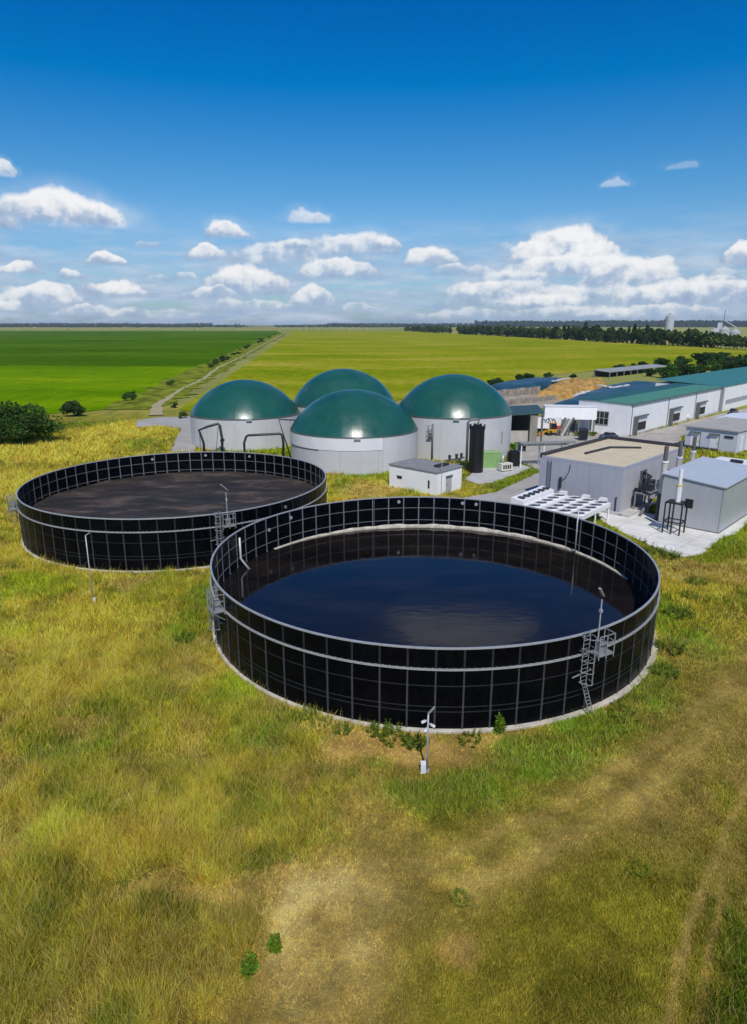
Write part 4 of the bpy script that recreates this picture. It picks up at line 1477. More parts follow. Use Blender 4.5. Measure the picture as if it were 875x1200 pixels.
# ------------------------------------------------------------------ gas flare on its black stand
FB = thing('gas_flare', at(787, 625), 'slim white flare stack standing on a black four legged frame', 'flare')
fc = Vector((37.2, 79.6, 0))
u1, u2 = Vector((.74, -.67, 0)), Vector((.67, .74, 0))
qf = oriented(fc, u1, u2)
for a_, b_ in ((-1.0, -.9), (1.0, -.9), (1.0, .9), (-1.0, .9), (0, -.9)):
    MB().beam(qf(a_, b_, 0), qf(a_, b_, 3.95), .15).build('leg', BLACK, FB)
for z, nm in ((1.55, 'brace_ring'), (3.95, 'top_deck')):
    mb = MB()
    for (a_, b_), (c_, d_) in (((-1, -.9), (1, -.9)), ((1, -.9), (1, .9)), ((1, .9), (-1, .9)), ((-1, .9), (-1, -.9))):
        mb.beam(qf(a_, b_, z), qf(c_, d_, z), .13)
    if z > 3:
        mb.bar(qf(-1, -.9, 3.97), u1 * 2, u2 * 1.8, (0, 0, .06))
    mb.build(nm, BLACK, FB)
MB().cyl(qf(.1, 0, 4.0), .33, 2.0, 16).build('burner_pipe', WHITE, FB, 40)
MB().cyl(qf(.1, 0, 6.0), .36, .22, 16).build('flange', M('yellow_band', (.55, .5, .12), .5), FB, 40)
MB().cyl(qf(.1, 0, 6.2), .24, 1.9, 16).build('flare_tip', WHITE, FB, 40)
MB().box(qf(1.35, .3, 3.4), u1, .9, .25, 1.1).build('control_box', BLACK, FB)
MB().tube([qf(.8, -.3, 1.5), qf(.8, -.3, 3.5), qf(.2, -.1, 4.3)], .09, 8).build('gas_pipe', GALV, FB, True)

# ------------------------------------------------------------------ dry coolers (fan tables)
def fan_bank(o, u, v, L, Wd, nu, nv, z, label, sidefans=False):
    root = thing('dry_cooler', o, label, 'cooler', 'white fan coolers')
    qq = oriented(Vector((o.x, o.y, 0)), u, v)
    MB().prism([qq(0, 0), qq(L, 0), qq(L, Wd), qq(0, Wd)], z - .55, z).build('casing', WHITE, root)
    for a_, b_ in ((.15, .15), (L - .15, .15), (L - .15, Wd - .15), (.15, Wd - .15), (L / 2, .15), (L / 2, Wd - .15)):
        MB().beam(qq(a_, b_, 0), qq(a_, b_, z - .55), .16).build('leg', WHITE, root)
    for i in range(nu):
        for j in range(nv):
            c = qq(L * (i + .5) / nu, Wd * (j + .5) / nv, z)
            rr = .43 * min(L / nu, Wd / nv)
            f_ = MB().lathe(c.x, c.y, [(rr, z), (rr + .07, z), (rr + .07, z + .14), (rr, z + .14)], 20, close=True).build('fan', WHITE, root, 40)
            m_ = MB()
            m_.poly([(c.x + rr * math.cos(2 * PI * k / 20), c.y + rr * math.sin(2 * PI * k / 20), z + .012) for k in range(20)])
            m_.build('fan_well', DARKSTEEL, f_)
            m_ = MB()
            for k in range(5):
                a_ = 2 * PI * k / 5 + i
                d1 = Vector((math.cos(a_), math.sin(a_), 0))
                d2 = Vector((-d1.y, d1.x, 0))
                m_.bar(c + d1 * .1 - d2 * .07 + Vector((0, 0, .04)), d1 * (rr - .14), d2 * .14 + Vector((0, 0, .05)), (0, 0, .015))
            m_.cyl(c + Vector((0, 0, .02)), .12, .10, 10)
            m_.build('blade', GREYSTEEL, f_)
    return root, qq


z = 2.5
P1, P2, P3 = at(715, 589, z), at(680, 606, z), at(670, 582, z)
u_ = (P2 - P1).normalized()
u_ = Vector((u_.x, u_.y, 0)).normalized()
v_ = Vector((u_.y, -u_.x, 0))
if v_.dot(P3 - P1) < 0:
    v_ = -v_
L1, W1 = 8.7, 5.4
bk1, _ = fan_bank(Vector((P1.x, P1.y, 0)), u_, v_, L1, W1, 5, 3, z, 'white fan cooler with three rows of round fans, nearer the concrete apron')
o2 = P1 + v_ * (W1 + .25)
bk2, qq = fan_bank(Vector((o2.x, o2.y, 0)), u_, v_, L1, 2.4, 5, 1, z - .05, 'white fan cooler with a row of upright side fans beside the road')
# upright fans on the far flank of the second cooler
mb = MB()
mb.prism([qq(0, 2.42), qq(L1, 2.42), qq(L1, 4.2), qq(0, 4.2)], .5, [z + .45, z + .45, z + .75, z + .75])
cas = mb.build('fan_casing', WHITE, bk2)
for i in range(6):
    c = qq(.8 + i * 1.35, 2.41, z - .2)
    for zz_ in (z + .48,):
        cc = qq(.8 + i * 1.35, 3.3, zz_ + .12)
        mb = MB()
        mb.tube([cc, cc + Vector((0, 0, .12))], .5, 18)
        mb.build('upright_fan', DARKSTEEL, bk2, 40)
for i in range(2):
    c = qq(L1 + .01, 2.9 + i * .85, 1.75)
    mb = MB()
    mb.tube([c, c + u_ * .08], .42, 18)
    mb.build('end_fan', DARKSTEEL, bk2, 40)
for b_, (root_, q3) in zip((1.2, 3.6), ((bk1, oriented(Vector((P1.x, P1.y, 0)), u_, v_)),) * 2):
    MB().box(q3(-.35, b_, z - .4), u_, .8, .9, .75).build('header_box', WHITE, root_)
MB().box(qq(-.35, 1.2, z - .4), u_, .8, .9, .75).build('header_box', WHITE, bk2)

# ------------------------------------------------------------------ white hut with doors (substation) and the pale shed behind it
SS = thing('substation', (72.6, 132.7, 0), 'white flat roofed service building with two doors and canopy, before the long hall', 'building')
uL, uW = Vector((-.66, .75, 0)), Vector((.75, .66, 0))
q = oriented(Vector((72.6, 132.7, 0)), uL, uW)
LEN, WID, HH = 10.4, 20.0, 4.3
SUBW = M('pale_blue_wall', (0.52, 0.54, 0.60), .7, 0, .05, .5, 0, .12)
MB().prism([q(0, 0), q(LEN, 0), q(LEN, WID), q(0, WID)], -.1, HH).build('wall', SUBW, SS)
MB().prism([q(-.25, -.35), q(LEN + .25, -.35), q(LEN + .25, WID), q(-.25, WID)], HH + .003, HH + .25).build('roof', M('tan_grey_roof', (0.36, 0.345, 0.31), .85, 0, .1, .5), SS)
for a_, w_ in ((7.4, 1.9), (3.6, 1.7)):
    d_ = wall_panel(MB(), q(a_, 0), uL, -uW, w_, .1, 3.2, .06).build('door', WHITE, SS)
    MB().box(q(a_ + .2, -.1, 1.5), uL, .08, .06, .15).build('handle', BLACK, d_)
    wall_panel(MB(), q(a_ - .15, 0), uL, -uW, w_ + .3, 3.35, .14, .5).build('door_hood', GREYSTEEL, SS)
    wall_panel(MB(), q(a_ - .16, 0), uL, -uW, .10, .1, 3.2, .10).build('door_jamb', GREYSTEEL, SS)
wall_panel(MB(), q(.8, 0), uL, -uW, 1.7, 2.9, .45, .12).build('wall_vent', DARKSTEEL, SS)
for b_ in (1.5, 4.3):
    wall_panel(MB(), q(-.03, b_), uW, -uL, 1.3, .1, 3.2, .06).build('door', WHITE, SS)
MB().prism([q(3.4, -1.2), q(11.0, -1.2), q(11.0, -.02), q(3.4, -.02)], -.1, .5).build('step', DARKSTEEL, SS)
PS = thing('pale_shed', at(850, 492, 3.7) - Vector((0, 0, 3.7)), 'low shed with pale blue white sheet roof between the service building and the hall', 'shed')
ft = [Vector((p.x, p.y, 0)) for p in (at(826, 495, 3.7), at(960, 503, 3.7), at(960, 481, 3.7), at(856, 485.5, 3.7))]
MB().prism(ft, -.1, 3.5).build('wall', SUBW, PS)
cf = sum(ft, Vector((0, 0, 0))) / 4
MB().prism([cf + (p - cf) * 1.02 for p in ft], 3.503, [3.7, 3.7, 3.95, 3.95]).build('roof', M('pale_blue_roof', (0.66, 0.69, 0.75), .5, .1, .05, .4), PS)

# ------------------------------------------------------------------ long white hall
HALLW = ribbed('hall_sheet', (0.76, 0.76, 0.76), 0.6, 0.6, 0.0, 0.04, 0.02, streak=0.12)
HA = thing('industrial_hall', (58.9, 154, 0), 'long white industrial hall with green roof and three dock doors', 'hall')
uR, uB = Vector((.695, .719, 0)), Vector((-.719, .695, 0))
q = oriented(Vector((58.9, 154, 0)), uR, uB)
HL, HB, HH = 61.5, 13.0, 7.35
MB().prism([q(0, 0), q(HL, 0), q(HL, HB), q(0, HB)], -.1, HH).build('wall', HALLW, HA)
GREENROOF = ribbed('green_roof_sheet', (0.060, 0.215, 0.130), 1.2, 0.5, 0.0, 0.10, 0.04, axis='r', streak=0.0)
TEALROOF = M('teal_cover', (0.016, 0.088, 0.105), 0.55, 0, .22, .25, .1)
for b0_, b1_, mt in ((-.25, 7.6, GREENROOF), (7.62, HB + .25, M('teal_roof_sheet', (0.016, 0.085, 0.090), .55, 0, .15, .2, .05))):
    rt = [q(-.25, b0_, HH + .01 + .02 * b0_), q(HL, b0_, HH + .01 + .02 * b0_), q(HL, b1_, HH + .01 + .02 * b1_), q(-.25, b1_, HH + .01 + .02 * b1_)]
    MB().prism(rt, [p.z for p in rt], [p.z + .15 for p in rt]).build('roof', mt, HA)
mb = MB()
mb.prism([q(-.03, 0), q(0, 0), q(0, HB), q(-.03, HB)], HH - .4, [HH, HH, HH + .25, HH + .25])
mb.build('gable_trim', HALLW, HA)


def px_along(px, o, u):
    """Distance along a wall (from o, direction u) at which the photograph's column px meets it."""
    d = ray_dir(px, 500)
    # (o + u s) x component ratio equals d.x / d.y
    return (d.x * o.y - d.y * o.x) / (u.x * d.y - u.y * d.x)


ho = Vector((58.9, 154, 0))
for x0, x1 in ((742.5, 755.5), (783, 794), (813, 822.5)):
    s0, s1 = px_along(x0, ho, uR), px_along(x1, ho, uR)
    d_ = wall_panel(MB(), q(s0, 0), uR, -uB, s1 - s0, 0, 4.1, .10).build('dock_door', M('door_panel', (.62, .62, .63), .5), HA)
    wall_panel(MB(), q(s0 + (s1 - s0) * .28, -.11), uR, -uB, (s1 - s0) * .68, .9, 1.9, .04).build('opening', BLACK, d_)
    wall_panel(MB(), q(s0 - .85, 0), uR, -uB, .8, 0, 4.4, .9).build('dock_post', GREYSTEEL, d_)
    wall_panel(MB(), q(s0 - .05, 0), uR, -uB, s1 - s0 + .25, 4.12, .3, .6).build('dock_hood', GREYSTEEL, d_)
s0, s1 = px_along(711.5, ho, uB), px_along(696, ho, uB)
wn_ = wall_panel(MB(), q(0, s0), uB, -uR, s1 - s0, 2.1, 3.1, .08).build('window', GLASS, HA)
mb = MB()
for k in range(4):
    mb.bar(q(-.09, s0 + (s1 - s0) * k / 3 - .07, 2.1), -uR * .06, uB * .14, (0, 0, 3.1))
for k in range(3):
    mb.bar(q(-.092, s0, 2.04 + 3.1 * k / 2), -uR * .05, uB * (s1 - s0), (0, 0, .13))
mb.build('frame', GALV, wn_)
MB().beam(q(-.2, -.36, HH - .02), q(HL, -.36, HH - .02), .2).build('gutter', GREYSTEEL, HA)
for k in (.5, 22, 41, HL - .6):
    MB().tube([q(k, -.14, .1), q(k, -.14, HH - .1)], .08, 6).build('downpipe', GALV_DULL, HA)
MB().bar(q(-.05, -.06, -.05), uR * (HL + .05), -uB * .05, (0, 0, .5)).build('base_strip', GREYCONC, HA)
# second hall
HA2 = thing('industrial_hall', q(HL + 2, 0), 'farther white hall with teal roof joined to the long hall', 'hall')
q = oriented(Vector((58.9, 154, 0)) + uR * (HL + 1.6), uR, uB)
MB().prism([q(0, 0), q(90, 0), q(90, 20), q(0, 20)], -.1, HH - .1).build('wall', HALLW, HA2)
rt = [q(-.2, -.25, HH - .09), q(90, -.25, HH - .09), q(90, 20, HH + .9), q(-.2, 20, HH + .9)]
MB().prism(rt, [p.z for p in rt], [p.z + .15 for p in rt]).build('roof', M('teal_roof', (0.035, 0.17, 0.15), .5, 0, .1, .3), HA2)
wall_panel(MB(), q(3.5, 0), uR, -uB, 60, 1.9, 1.3, .06).build('window_strip', M('grey_strip', (.30, .31, .36), .4), HA2)
mb = MB()
mb.prism([q(-1.55, -.4), q(-.05, -.4), q(-.05, 3), q(-1.55, 3)], -.1, HH - .15)
mb.build('link_column', M('link_grey', (.26, .26, .28), .6), HA2)

# ------------------------------------------------------------------ silage clamps, straw heap, bunker walls
def mound(name, outline, z, inset, mat, label, cat, parent=None, seed=0, lump=.3):
    """Flat-topped heap on an outline: sloping flanks, a gently uneven top."""
    c = sum(outline, Vector((0, 0, 0))) / len(outline)
    pts = []
    n = len(outline)
    for i in range(n):
        a, b_ = outline[i], outline[(i + 1) % n]
        m_ = max(1, int((b_ - a).length / 4))
        for k in range(m_):
            pts.append(a.lerp(b_, k / m_))
    rings = [(1.0, -.1), (1 - inset * .25, .55), (1 - inset * .6, .86), (1 - inset, 1.0), (.6, 1.04), (.3, 1.06), (.04, 1.06)]
    mb = MB()
    N = len(pts)
    for s_, h in rings:
        for p in pts:
            x, y = c.x + (p.x - c.x) * s_, c.y + (p.y - c.y) * s_
            zz_ = z * h + (lump * z * (vnoise(np.array([x * .22]), np.array([y * .22]), seed)[0] - .5) if h > 0 else 0)
            mb.v.append((x, y, zz_))
    for r_ in range(len(rings) - 1):
        for i in range(N):
            j = (i + 1) % N
            mb.f.append((r_ * N + i, r_ * N + j, (r_ + 1) * N + j, (r_ + 1) * N + i))
    mb.f.append(tuple(range((len(rings) - 1) * N, len(rings) * N)))
    root = thing(name, c, label, cat)
    o = mb.build('cover' if 'clamp' in name else 'heap_body', mat, root, 60)
    return root, pts, c


def pz(z, *p):
    out = []
    for x, y in p:
        v = at(x, y, z)
        out.append(Vector((v.x, v.y, 0)))
    return out


TARP = M('blue_tarp', (0.014, 0.060, 0.095), 0.45, 0, .30, .12, .15)
TYRE_WHITE = M('white_sacks', (0.62, 0.61, 0.58), .8, 0, .15, 1)
cl1, pts, cc = mound('silage_clamp', pz(3.6, (632, 475), (672, 462), (704, 451), (738, 446), (778, 447.5), (850, 443), (930, 438), (960, 446), (800, 464), (700, 476)), 3.6, .10, TARP,
                     'wide silage clamp under dark blue tarpaulin behind the long hall', 'silage clamp', seed=3, lump=.12)


def edge_bags(root, p, q_, n, z):
    mb = MB()
    for i in range(n):
        c = p.lerp(q_, (i + .5) / n) + Vector((random.uniform(-.4, .4), random.uniform(-.4, .4), 0))
        d = (q_ - p).normalized()
        mb.box(Vector((c.x, c.y, z)), d, (q_ - p).length / n * random.uniform(.6, .95), random.uniform(.8, 1.6), random.uniform(.25, .45))
    mb.build('edge_weight', TYRE_WHITE, root)


P_ = pz(3.7, (700, 452), (716, 455), (736, 452), (712, 447), (672, 464), (690, 458))
edge_bags(cl1, P_[0], P_[1], 7, 3.8)
edge_bags(cl1, P_[1], P_[2], 8, 3.8)
edge_bags(cl1, P_[4], P_[5], 8, 3.6)
cl2, pts, cc = mound('silage_clamp', pz(3.0, (572, 450), (595, 446), (626, 442), (654, 441), (668, 445), (630, 449), (588, 456)), 3.0, .12, TARP,
                     'narrow tarpaulin covered silage clamp next to the straw coloured heap', 'silage clamp', seed=8, lump=.12)
P_ = pz(3.1, (646, 447), (668, 443), (700, 441.5))
edge_bags(cl2, P_[0], P_[1], 8, 3.0)
edge_bags(cl2, P_[1], P_[2], 9, 0.1)
STRAW = M('straw_heap', (0.40, 0.225, 0.055), .95, 0, .55, .5, 1.0, .8, dirt=(.16, .095, .04))
mound('feed_heap', pz(0, (626, 469), (640, 459), (680, 455), (712, 455), (706, 461), (665, 468)), 3.6, .40, STRAW, 'golden brown heap of chopped feed beside the blue tarpaulins', 'heap', seed=12, lump=1.1)
BWALL = M('bunker_concrete', (0.27, 0.235, 0.195), .9, 0, .45, .6, .3, .8)


def wall_run(name, p, q_, h, th, label):
    d = (q_ - p).normalized()
    n_ = Vector((-d.y, d.x, 0))
    mb = MB()
    L_ = (q_ - p).length
    k = max(2, int(L_ / 4))
    for i in range(k):
        a = p + d * L_ * i / k
        mb.bar(a + d * .03, d * (L_ / k - .06), n_ * th, (0, 0, h + (.15 if i % 2 else 0)))
    o = mb.build(name, BWALL, None, org=p)
    return tag(o, label, 'wall')


P_ = pz(0, (577, 467), (632, 461.5), (588, 476), (652, 468.5), (560, 470), (640, 472))
wall_run('bunker_wall', P_[0], P_[1], 2.6, .5, 'grey panelled bunker wall under the narrow tarpaulin')
wall_run('bunker_wall', P_[2], P_[3], 1.6, .5, 'brown stained low bunker wall in front of the chopped feed heap')
sheet('bunker_floor', pz(0, (565, 480), (570, 466), (632, 462), (720, 452), (800, 452), (735, 480), (640, 478), (600, 482)), .05, M('bunker_floor', (.34, .29, .22), .9, 0, .3, .2, .2))

# long open shed behind the tarpaulins
A_, B_ = at(714, 442.5), at(782, 434.5)
LS = thing('open_shed', A_, 'long low open sided shed with a pale roof at the field edge', 'shed')
d_ = (B_ - A_).normalized()
n_ = Vector((-d_.y, d_.x, 0))
L_ = (B_ - A_).length
MB().bar(A_ + Vector((0, 0, 2.4)), d_ * L_, n_ * 9 + Vector((0, 0, .7)), (0, 0, .3)).build('roof', M('pale_shed_roof', (.30, .30, .29), .6, 0, .15, .1), LS)
k = int(L_ / 7)
for i in range(k + 1):
    p = A_ + d_ * (L_ * i / k)
    MB().beam(p + n_ * .3, p + n_ * .3 + Vector((0, 0, 2.4)), .35).build('post', GALV_DULL, LS)
MB().bar(A_ + n_ * 8.4, d_ * L_, n_ * .3, (0, 0, 3.4)).build('back_wall', M('shed_back', (.16, .15, .13), .8), LS)

# ------------------------------------------------------------------ loading canopy, raised container, sign board, loader, bins
Y = 143.0
a_, b_ = on_front(597, 487, Y), on_front(637, 482, Y)
CS = thing('open_shelter', Vector((a_.x, Y, 0)), 'dark roofed open shelter with thick grey pillar right behind a green dome', 'shelter')
zr = a_.z
x0, x1 = on_front(596.5, 500, Y).x, on_front(637, 500, Y).x
mb = MB()
mb.prism([(x0, Y - .3), (x1, Y + .4), (x1 + .4, Y + 9), (x0, Y + 9)], [zr, zr + .35, zr + 1.0, zr + .6], [zr + .35, zr + .6, zr + 1.3, zr + .9])
mb.build('roof', M('dark_green_roof', (.035, .075, .075), .5, 0, .2, .6), CS)
xw = on_front(618, 510, Y).x
MB().bar((x0, Y, 0), (xw - x0, .1, 0), (0, .35, 0), (0, 0, on_front(600, 505, Y).z)).build('front_wall', M('shelter_concrete', (.40, .37, .34), .9, 0, .12, .5, .1, .3), CS)
MB().bar((x0, Y + 6, 0), (x1 - x0, 0, 0), (0, .3, 0), (0, 0, zr + .3)).build('back_wall', BLACK, CS)
MB().bar((x0, Y + .4, 0), (.3, 0, 0), (0, 5.5, 0), (0, 0, zr)).build('side_wall', BLACK, CS)
px_ = on_front(619, 520, Y - .6).x
px2 = on_front(627.5, 520, Y - .6).x
MB().bar((px_, Y - .7, 0), (px2 - px_, 0, 0), (0, 1.6, 0), (0, 0, zr - .05)).build('pillar', M('stained_pillar', (.235, .215, .175), .9, 0, .3, .6, .2, .6), CS)
MB().bar((x1 - .5, Y + .5, 0), (.35, 0, 0), (0, .35, 0), (0, 0, zr + .2)).build('post', GREYSTEEL, CS)

Y = 158.0
RC = thing('raised_container', on_front(666, 500, Y), 'long white container body raised on posts before the hall gable', 'container')
RC.location.z = 0
ORG[RC.name] = Vector(RC.location)
xa, xb = on_front(637.5, 485, Y), on_front(696, 487, Y)
zt, zb = on_front(660, 476.5, Y).z, on_front(660, 491, Y).z
MB().bar((xa.x, Y, zb), (xb.x - xa.x, -1.5, 0), (.4, 3.0, 0), (0, 0, zt - zb)).build('body', WHITEWALL, RC)
MB().bar((xa.x - .1, Y - .1, zt), (xb.x - xa.x + .2, -1.5, 0), (.4, 3.2, 0), (0, 0, .15)).build('roof', WHITE, RC)
for k in (.02, .35, .68, .97):
    xx = xa.x + (xb.x - xa.x) * k
    MB().beam((xx, Y + .3 - 1.5 * k, 0), (xx, Y + .3 - 1.5 * k, zb), .28).build('post', GALV_DULL, RC)
    MB().beam((xx, Y + 2.6 - 1.5 * k, 0), (xx, Y + 2.6 - 1.5 * k, zb), .28).build('post', GALV_DULL, RC)
MB().bar((xa.x + 6.2, Y + 1.6, 0), (1.6, 0, 0), (0, .2, 0), (0, 0, zb)).build('back_panel', M('dark_panel', (.06, .06, .07), .6), RC)
mb = MB()
p, q_ = on_front(656, 512, 154.5), on_front(667, 491, 154.5)
p.z = 0.1
CV = thing('conveyor', Vector((p.x, p.y, 0)), 'pale slanting conveyor chute rising to the raised white container', 'conveyor')
MB().beam(p, q_, 1.7, .5).build('chute', M('chute_grey', (.42, .41, .38), .7, 0, .15, 1), CV)
for s_ in (-1, 1):
    MB().beam(p + Vector((.95 * s_, 0, .3)), q_ + Vector((.95 * s_, 0, .3)), .16, .5).build('side_rail', GREYSTEEL, CV)
MB().beam((q_.x, q_.y, 0), q_ - Vector((0, 0, .3)), .25).build('leg', GREYSTEEL, CV)
p = at(682, 516)
BN = thing('waste_bin', p, 'black wheeled bin under the raised white container', 'bin')
MB().prism([(p.x - .85, p.y - .7), (p.x + .85, p.y - .7), (p.x + .85, p.y + .7), (p.x - .85, p.y + .7)], .35, 2.2).build('body', BLACKPL, BN)
MB().bar((p.x - .95, p.y - .8, 2.2), (1.9, 0, 0), (0, 1.6, .35), (0, 0, .12)).build('lid', BLACKPL, BN)
for s_ in (-.6, .6):
    MB().tube([p + Vector((s_ - .08, -.5, .22)), p + Vector((s_ + .08, -.5, .22))], .22, 12).build('wheel', RUBBER, BN, 40)
Y = 156.0
xa, xb = on_front(628.5, 495, Y), on_front(657, 495, Y)
zt, zb = on_front(640, 489, Y).z, on_front(640, 502, Y).z
SGN = thing('sign_board', Vector((xa.x, Y, 0)), 'white board with black brush scrawl between the pillar and the slanting chute', 'sign')
MB().bar((xa.x, Y, zb), (xb.x - xa.x, 0, 0), (0, .15, 0), (0, 0, zt - zb)).build('panel', WHITE, SGN)
mb = MB()
rs = random.Random(5)
for k in range(4):
    cx_ = xa.x + 1.4 + k * .85
    zc = (zt + zb) / 2 + .5
    pts = [Vector((cx_ + .45 * math.cos(i * .9 + k), Y - .03, zc + (.40 + .12 * k % .3) * math.sin(i * 1.25 + k * 2))) for i in range(9)]
    mb.tube(pts, .06, 5)
mb.build('scrawl', BLACK, SGN)
for s_ in (xa.x + .2, xb.x - .3):
    MB().beam((s_, Y + .2, 0), (s_, Y + .2, zb + .2), .15).build('post', GREYSTEEL, SGN)
# small wheel loader
lp = at(648, 510)
WL = thing('wheel_loader', lp, 'small yellow loader with red hood parked before the white sign board', 'loader')
YEL = M('loader_yellow', (.48, .26, .02), .5, 0, .1, 1)
MB().box(lp + Vector((0, 0, .7)), (1, .2), 3.6, 1.5, .8).build('chassis', YEL, WL)
MB().box(lp + Vector((1.1, .2, 1.52)), (1, .2), 1.5, 1.4, .75).build('hood', M('loader_red', (.55, .05, .05), .5, 0, .1, 1), WL)
MB().box(lp + Vector((-.35, 0, 1.52)), (1, .2), 1.3, 1.35, 1.3).build('cab', GLASS, WL)
MB().box(lp + Vector((-.35, 0, 2.83)), (1, .2), 1.45, 1.5, .12).build('cab_roof', YEL, WL)
for a_, b_ in ((-1.1, -.8), (1.1, -.6), (-1.1, .7), (1.2, .9)):
    c = lp + Vector((a_, b_, .6))
    MB().tube([c + Vector((.02, -.2, 0)), c + Vector((-.02, .2, 0))], .6, 16).build('wheel', RUBBER, WL, 40)
for s_ in (-.5, .5):
    MB().beam(lp + Vector((-1.2, s_, 1.4)), lp + Vector((-2.7, s_ - .3, .6)), .18).build('lift_arm', YEL, WL)
mb = MB()
bp = lp + Vector((-3.2, -.4, .15))
mb.prism([(bp.x - .5, bp.y - 1), (bp.x + .5, bp.y - .9), (bp.x + .5, bp.y + 1.1), (bp.x - .5, bp.y + 1)], .12, [.2, 1.1, 1.1, .2])
mb.build('bucket', M('loader_orange', (.6, .27, .03), .6), WL)


def car(p, rz, paint, label):
    root = thing('parked_car', p, label, 'car')
    u = Vector((math.cos(rz), math.sin(rz), 0))
    v = Vector((-u.y, u.x, 0))

    def Q(a, b, z):
        return p + u * a + v * b + Vector((0, 0, z))
    prof = [(-2.15, .35), (-2.2, .75), (-1.95, .98), (-1.0, 1.05), (1.5, 1.02), (2.05, .92), (2.15, .65), (2.1, .35)]
    cab = [(-1.1, 1.04), (-.45, 1.50), (.95, 1.52), (1.65, 1.03)]
    for nm, pr, wd, mt in (('body', prof, .88, paint), ('cabin', cab, .74, GLASS)):
        mb = MB()
        k = len(pr)
        mb.v = [tuple(Q(a, -wd, z)) for a, z in pr] + [tuple(Q(a, wd, z)) for a, z in pr]
        mb.f = [tuple(range(k)), tuple(range(2 * k - 1, k - 1, -1))] + [((i + 1) % k, i, k + i, k + (i + 1) % k) for i in range(k)]
        mb.build(nm, mt, root)
    MB().bar(Q(-.42, -.70, 1.505), u * 1.32, v * 1.40, (0, 0, .05)).build('roof_panel', paint, root)
    for a, b in ((-1.35, -.80), (1.35, -.80), (-1.35, .80), (1.35, .80)):
        wh_ = MB().tube([Q(a, b - .11, .33), Q(a, b + .11, .33)], .33, 16).build('wheel', RUBBER, root, 40)
        MB().tube([Q(a, b - .125, .33), Q(a, b + .125, .33)], .19, 12).build('rim', GALV, wh_, 40)
    for b in (-.62, .62):
        MB().bar(Q(-2.2, b - .16, .70), -u * .04, v * .32, (0, 0, .14)).build('headlight', WHITE, root)
    return root


car(at(712, 514.5), .45, M('dark_blue_paint', (.05, .075, .13), .25, 0, .05, 1, coat=.5), 'dark blue car parked at the corner of the long white hall')
car(at(858, 485.0), .85, M('charcoal_paint', (.03, .03, .035), .25, 0, .05, 1, coat=.5), 'charcoal car parked before the farther teal roofed hall')
p = at(802, 493)
o = MB()
o.tube([p + Vector((-1.0, 0, .85)), p + Vector((-.9, 0, .85)), p + Vector((.9, .3, .85)), p + Vector((1.0, .3, .85))], [.62, .85, .85, .62], 18)
tag(o.build('wrapped_bale', M('pale_wrap', (.48, .49, .46), .4, 0, .3, 1), None, 40, org=p), 'pale grey wrapped round bale lying between two dock doors', 'bale')


# ------------------------------------------------------------------ lamp posts
def flood_post(base, ptop, label, head_dir, cams=(), box=None):
    root = thing('lamp_post', base, label, 'lamp post', 'slim steel lamp posts')
    h = on_front(ptop[0], ptop[1], base.y).z
    MB().tube([base - Vector((0, 0, .2)), base + Vector((0, 0, h * .5)), base + Vector((0, 0, h))], [.062, .055, .048], 10).build('pole', GALV, root, True)
    MB().tube([base - Vector((0, 0, .1)), base + Vector((0, 0, .06))], .16, 10).build('base_plate', GALV, root)
    t0 = base + Vector((0, 0, h))
    MB().beam(t0 - head_dir * .05, t0 + head_dir, .16, .07).build('lamp_head', GALV, root)
    for dv, dz in cams:
        c = base + Vector((0, 0, h * dz))
        cm = MB().tube([c + dv * .08, c + dv * .30], .055, 8).build('camera_bracket', GALV, root)
        MB().beam(c + dv * .18, c + dv * .42 - Vector((0, 0, .08)), .11).build('camera_body', WHITE, cm)
    if box:
        bx = MB().box(base + Vector((box[0], box[1], -.05)), (1, .1), box[2], box[3], box[4]).build('switch_box', WHITE, root)
        MB().box(base + Vector((box[0], box[1] - box[3] / 2 - .01, box[4] * .15)), (1, .1), box[2] * .8, .02, box[4] * .65).build('box_door', M('box_door', (.62, .62, .62), .5), bx)
    return root


flood_post(at(499.5, 903), (500, 836), 'lamp post with small cameras and white switch box before the liquid filled tank', Vector((.33, -.05, .43)),
           [(Vector((-1, -.4, .1)).normalized(), .88), (Vector((1, -.5, -.1)).normalized(), .83), (Vector((-.5, -1, -.2)).normalized(), .78)], (-.24, -.12, .30, .24, .72))
flood_post(at(110, 706), (104.5, 627.5), 'thin lamp post standing in rough grass before the sludge tank', Vector((.42, -.05, .28)), [], (.16, -.1, .26, .2, .55))


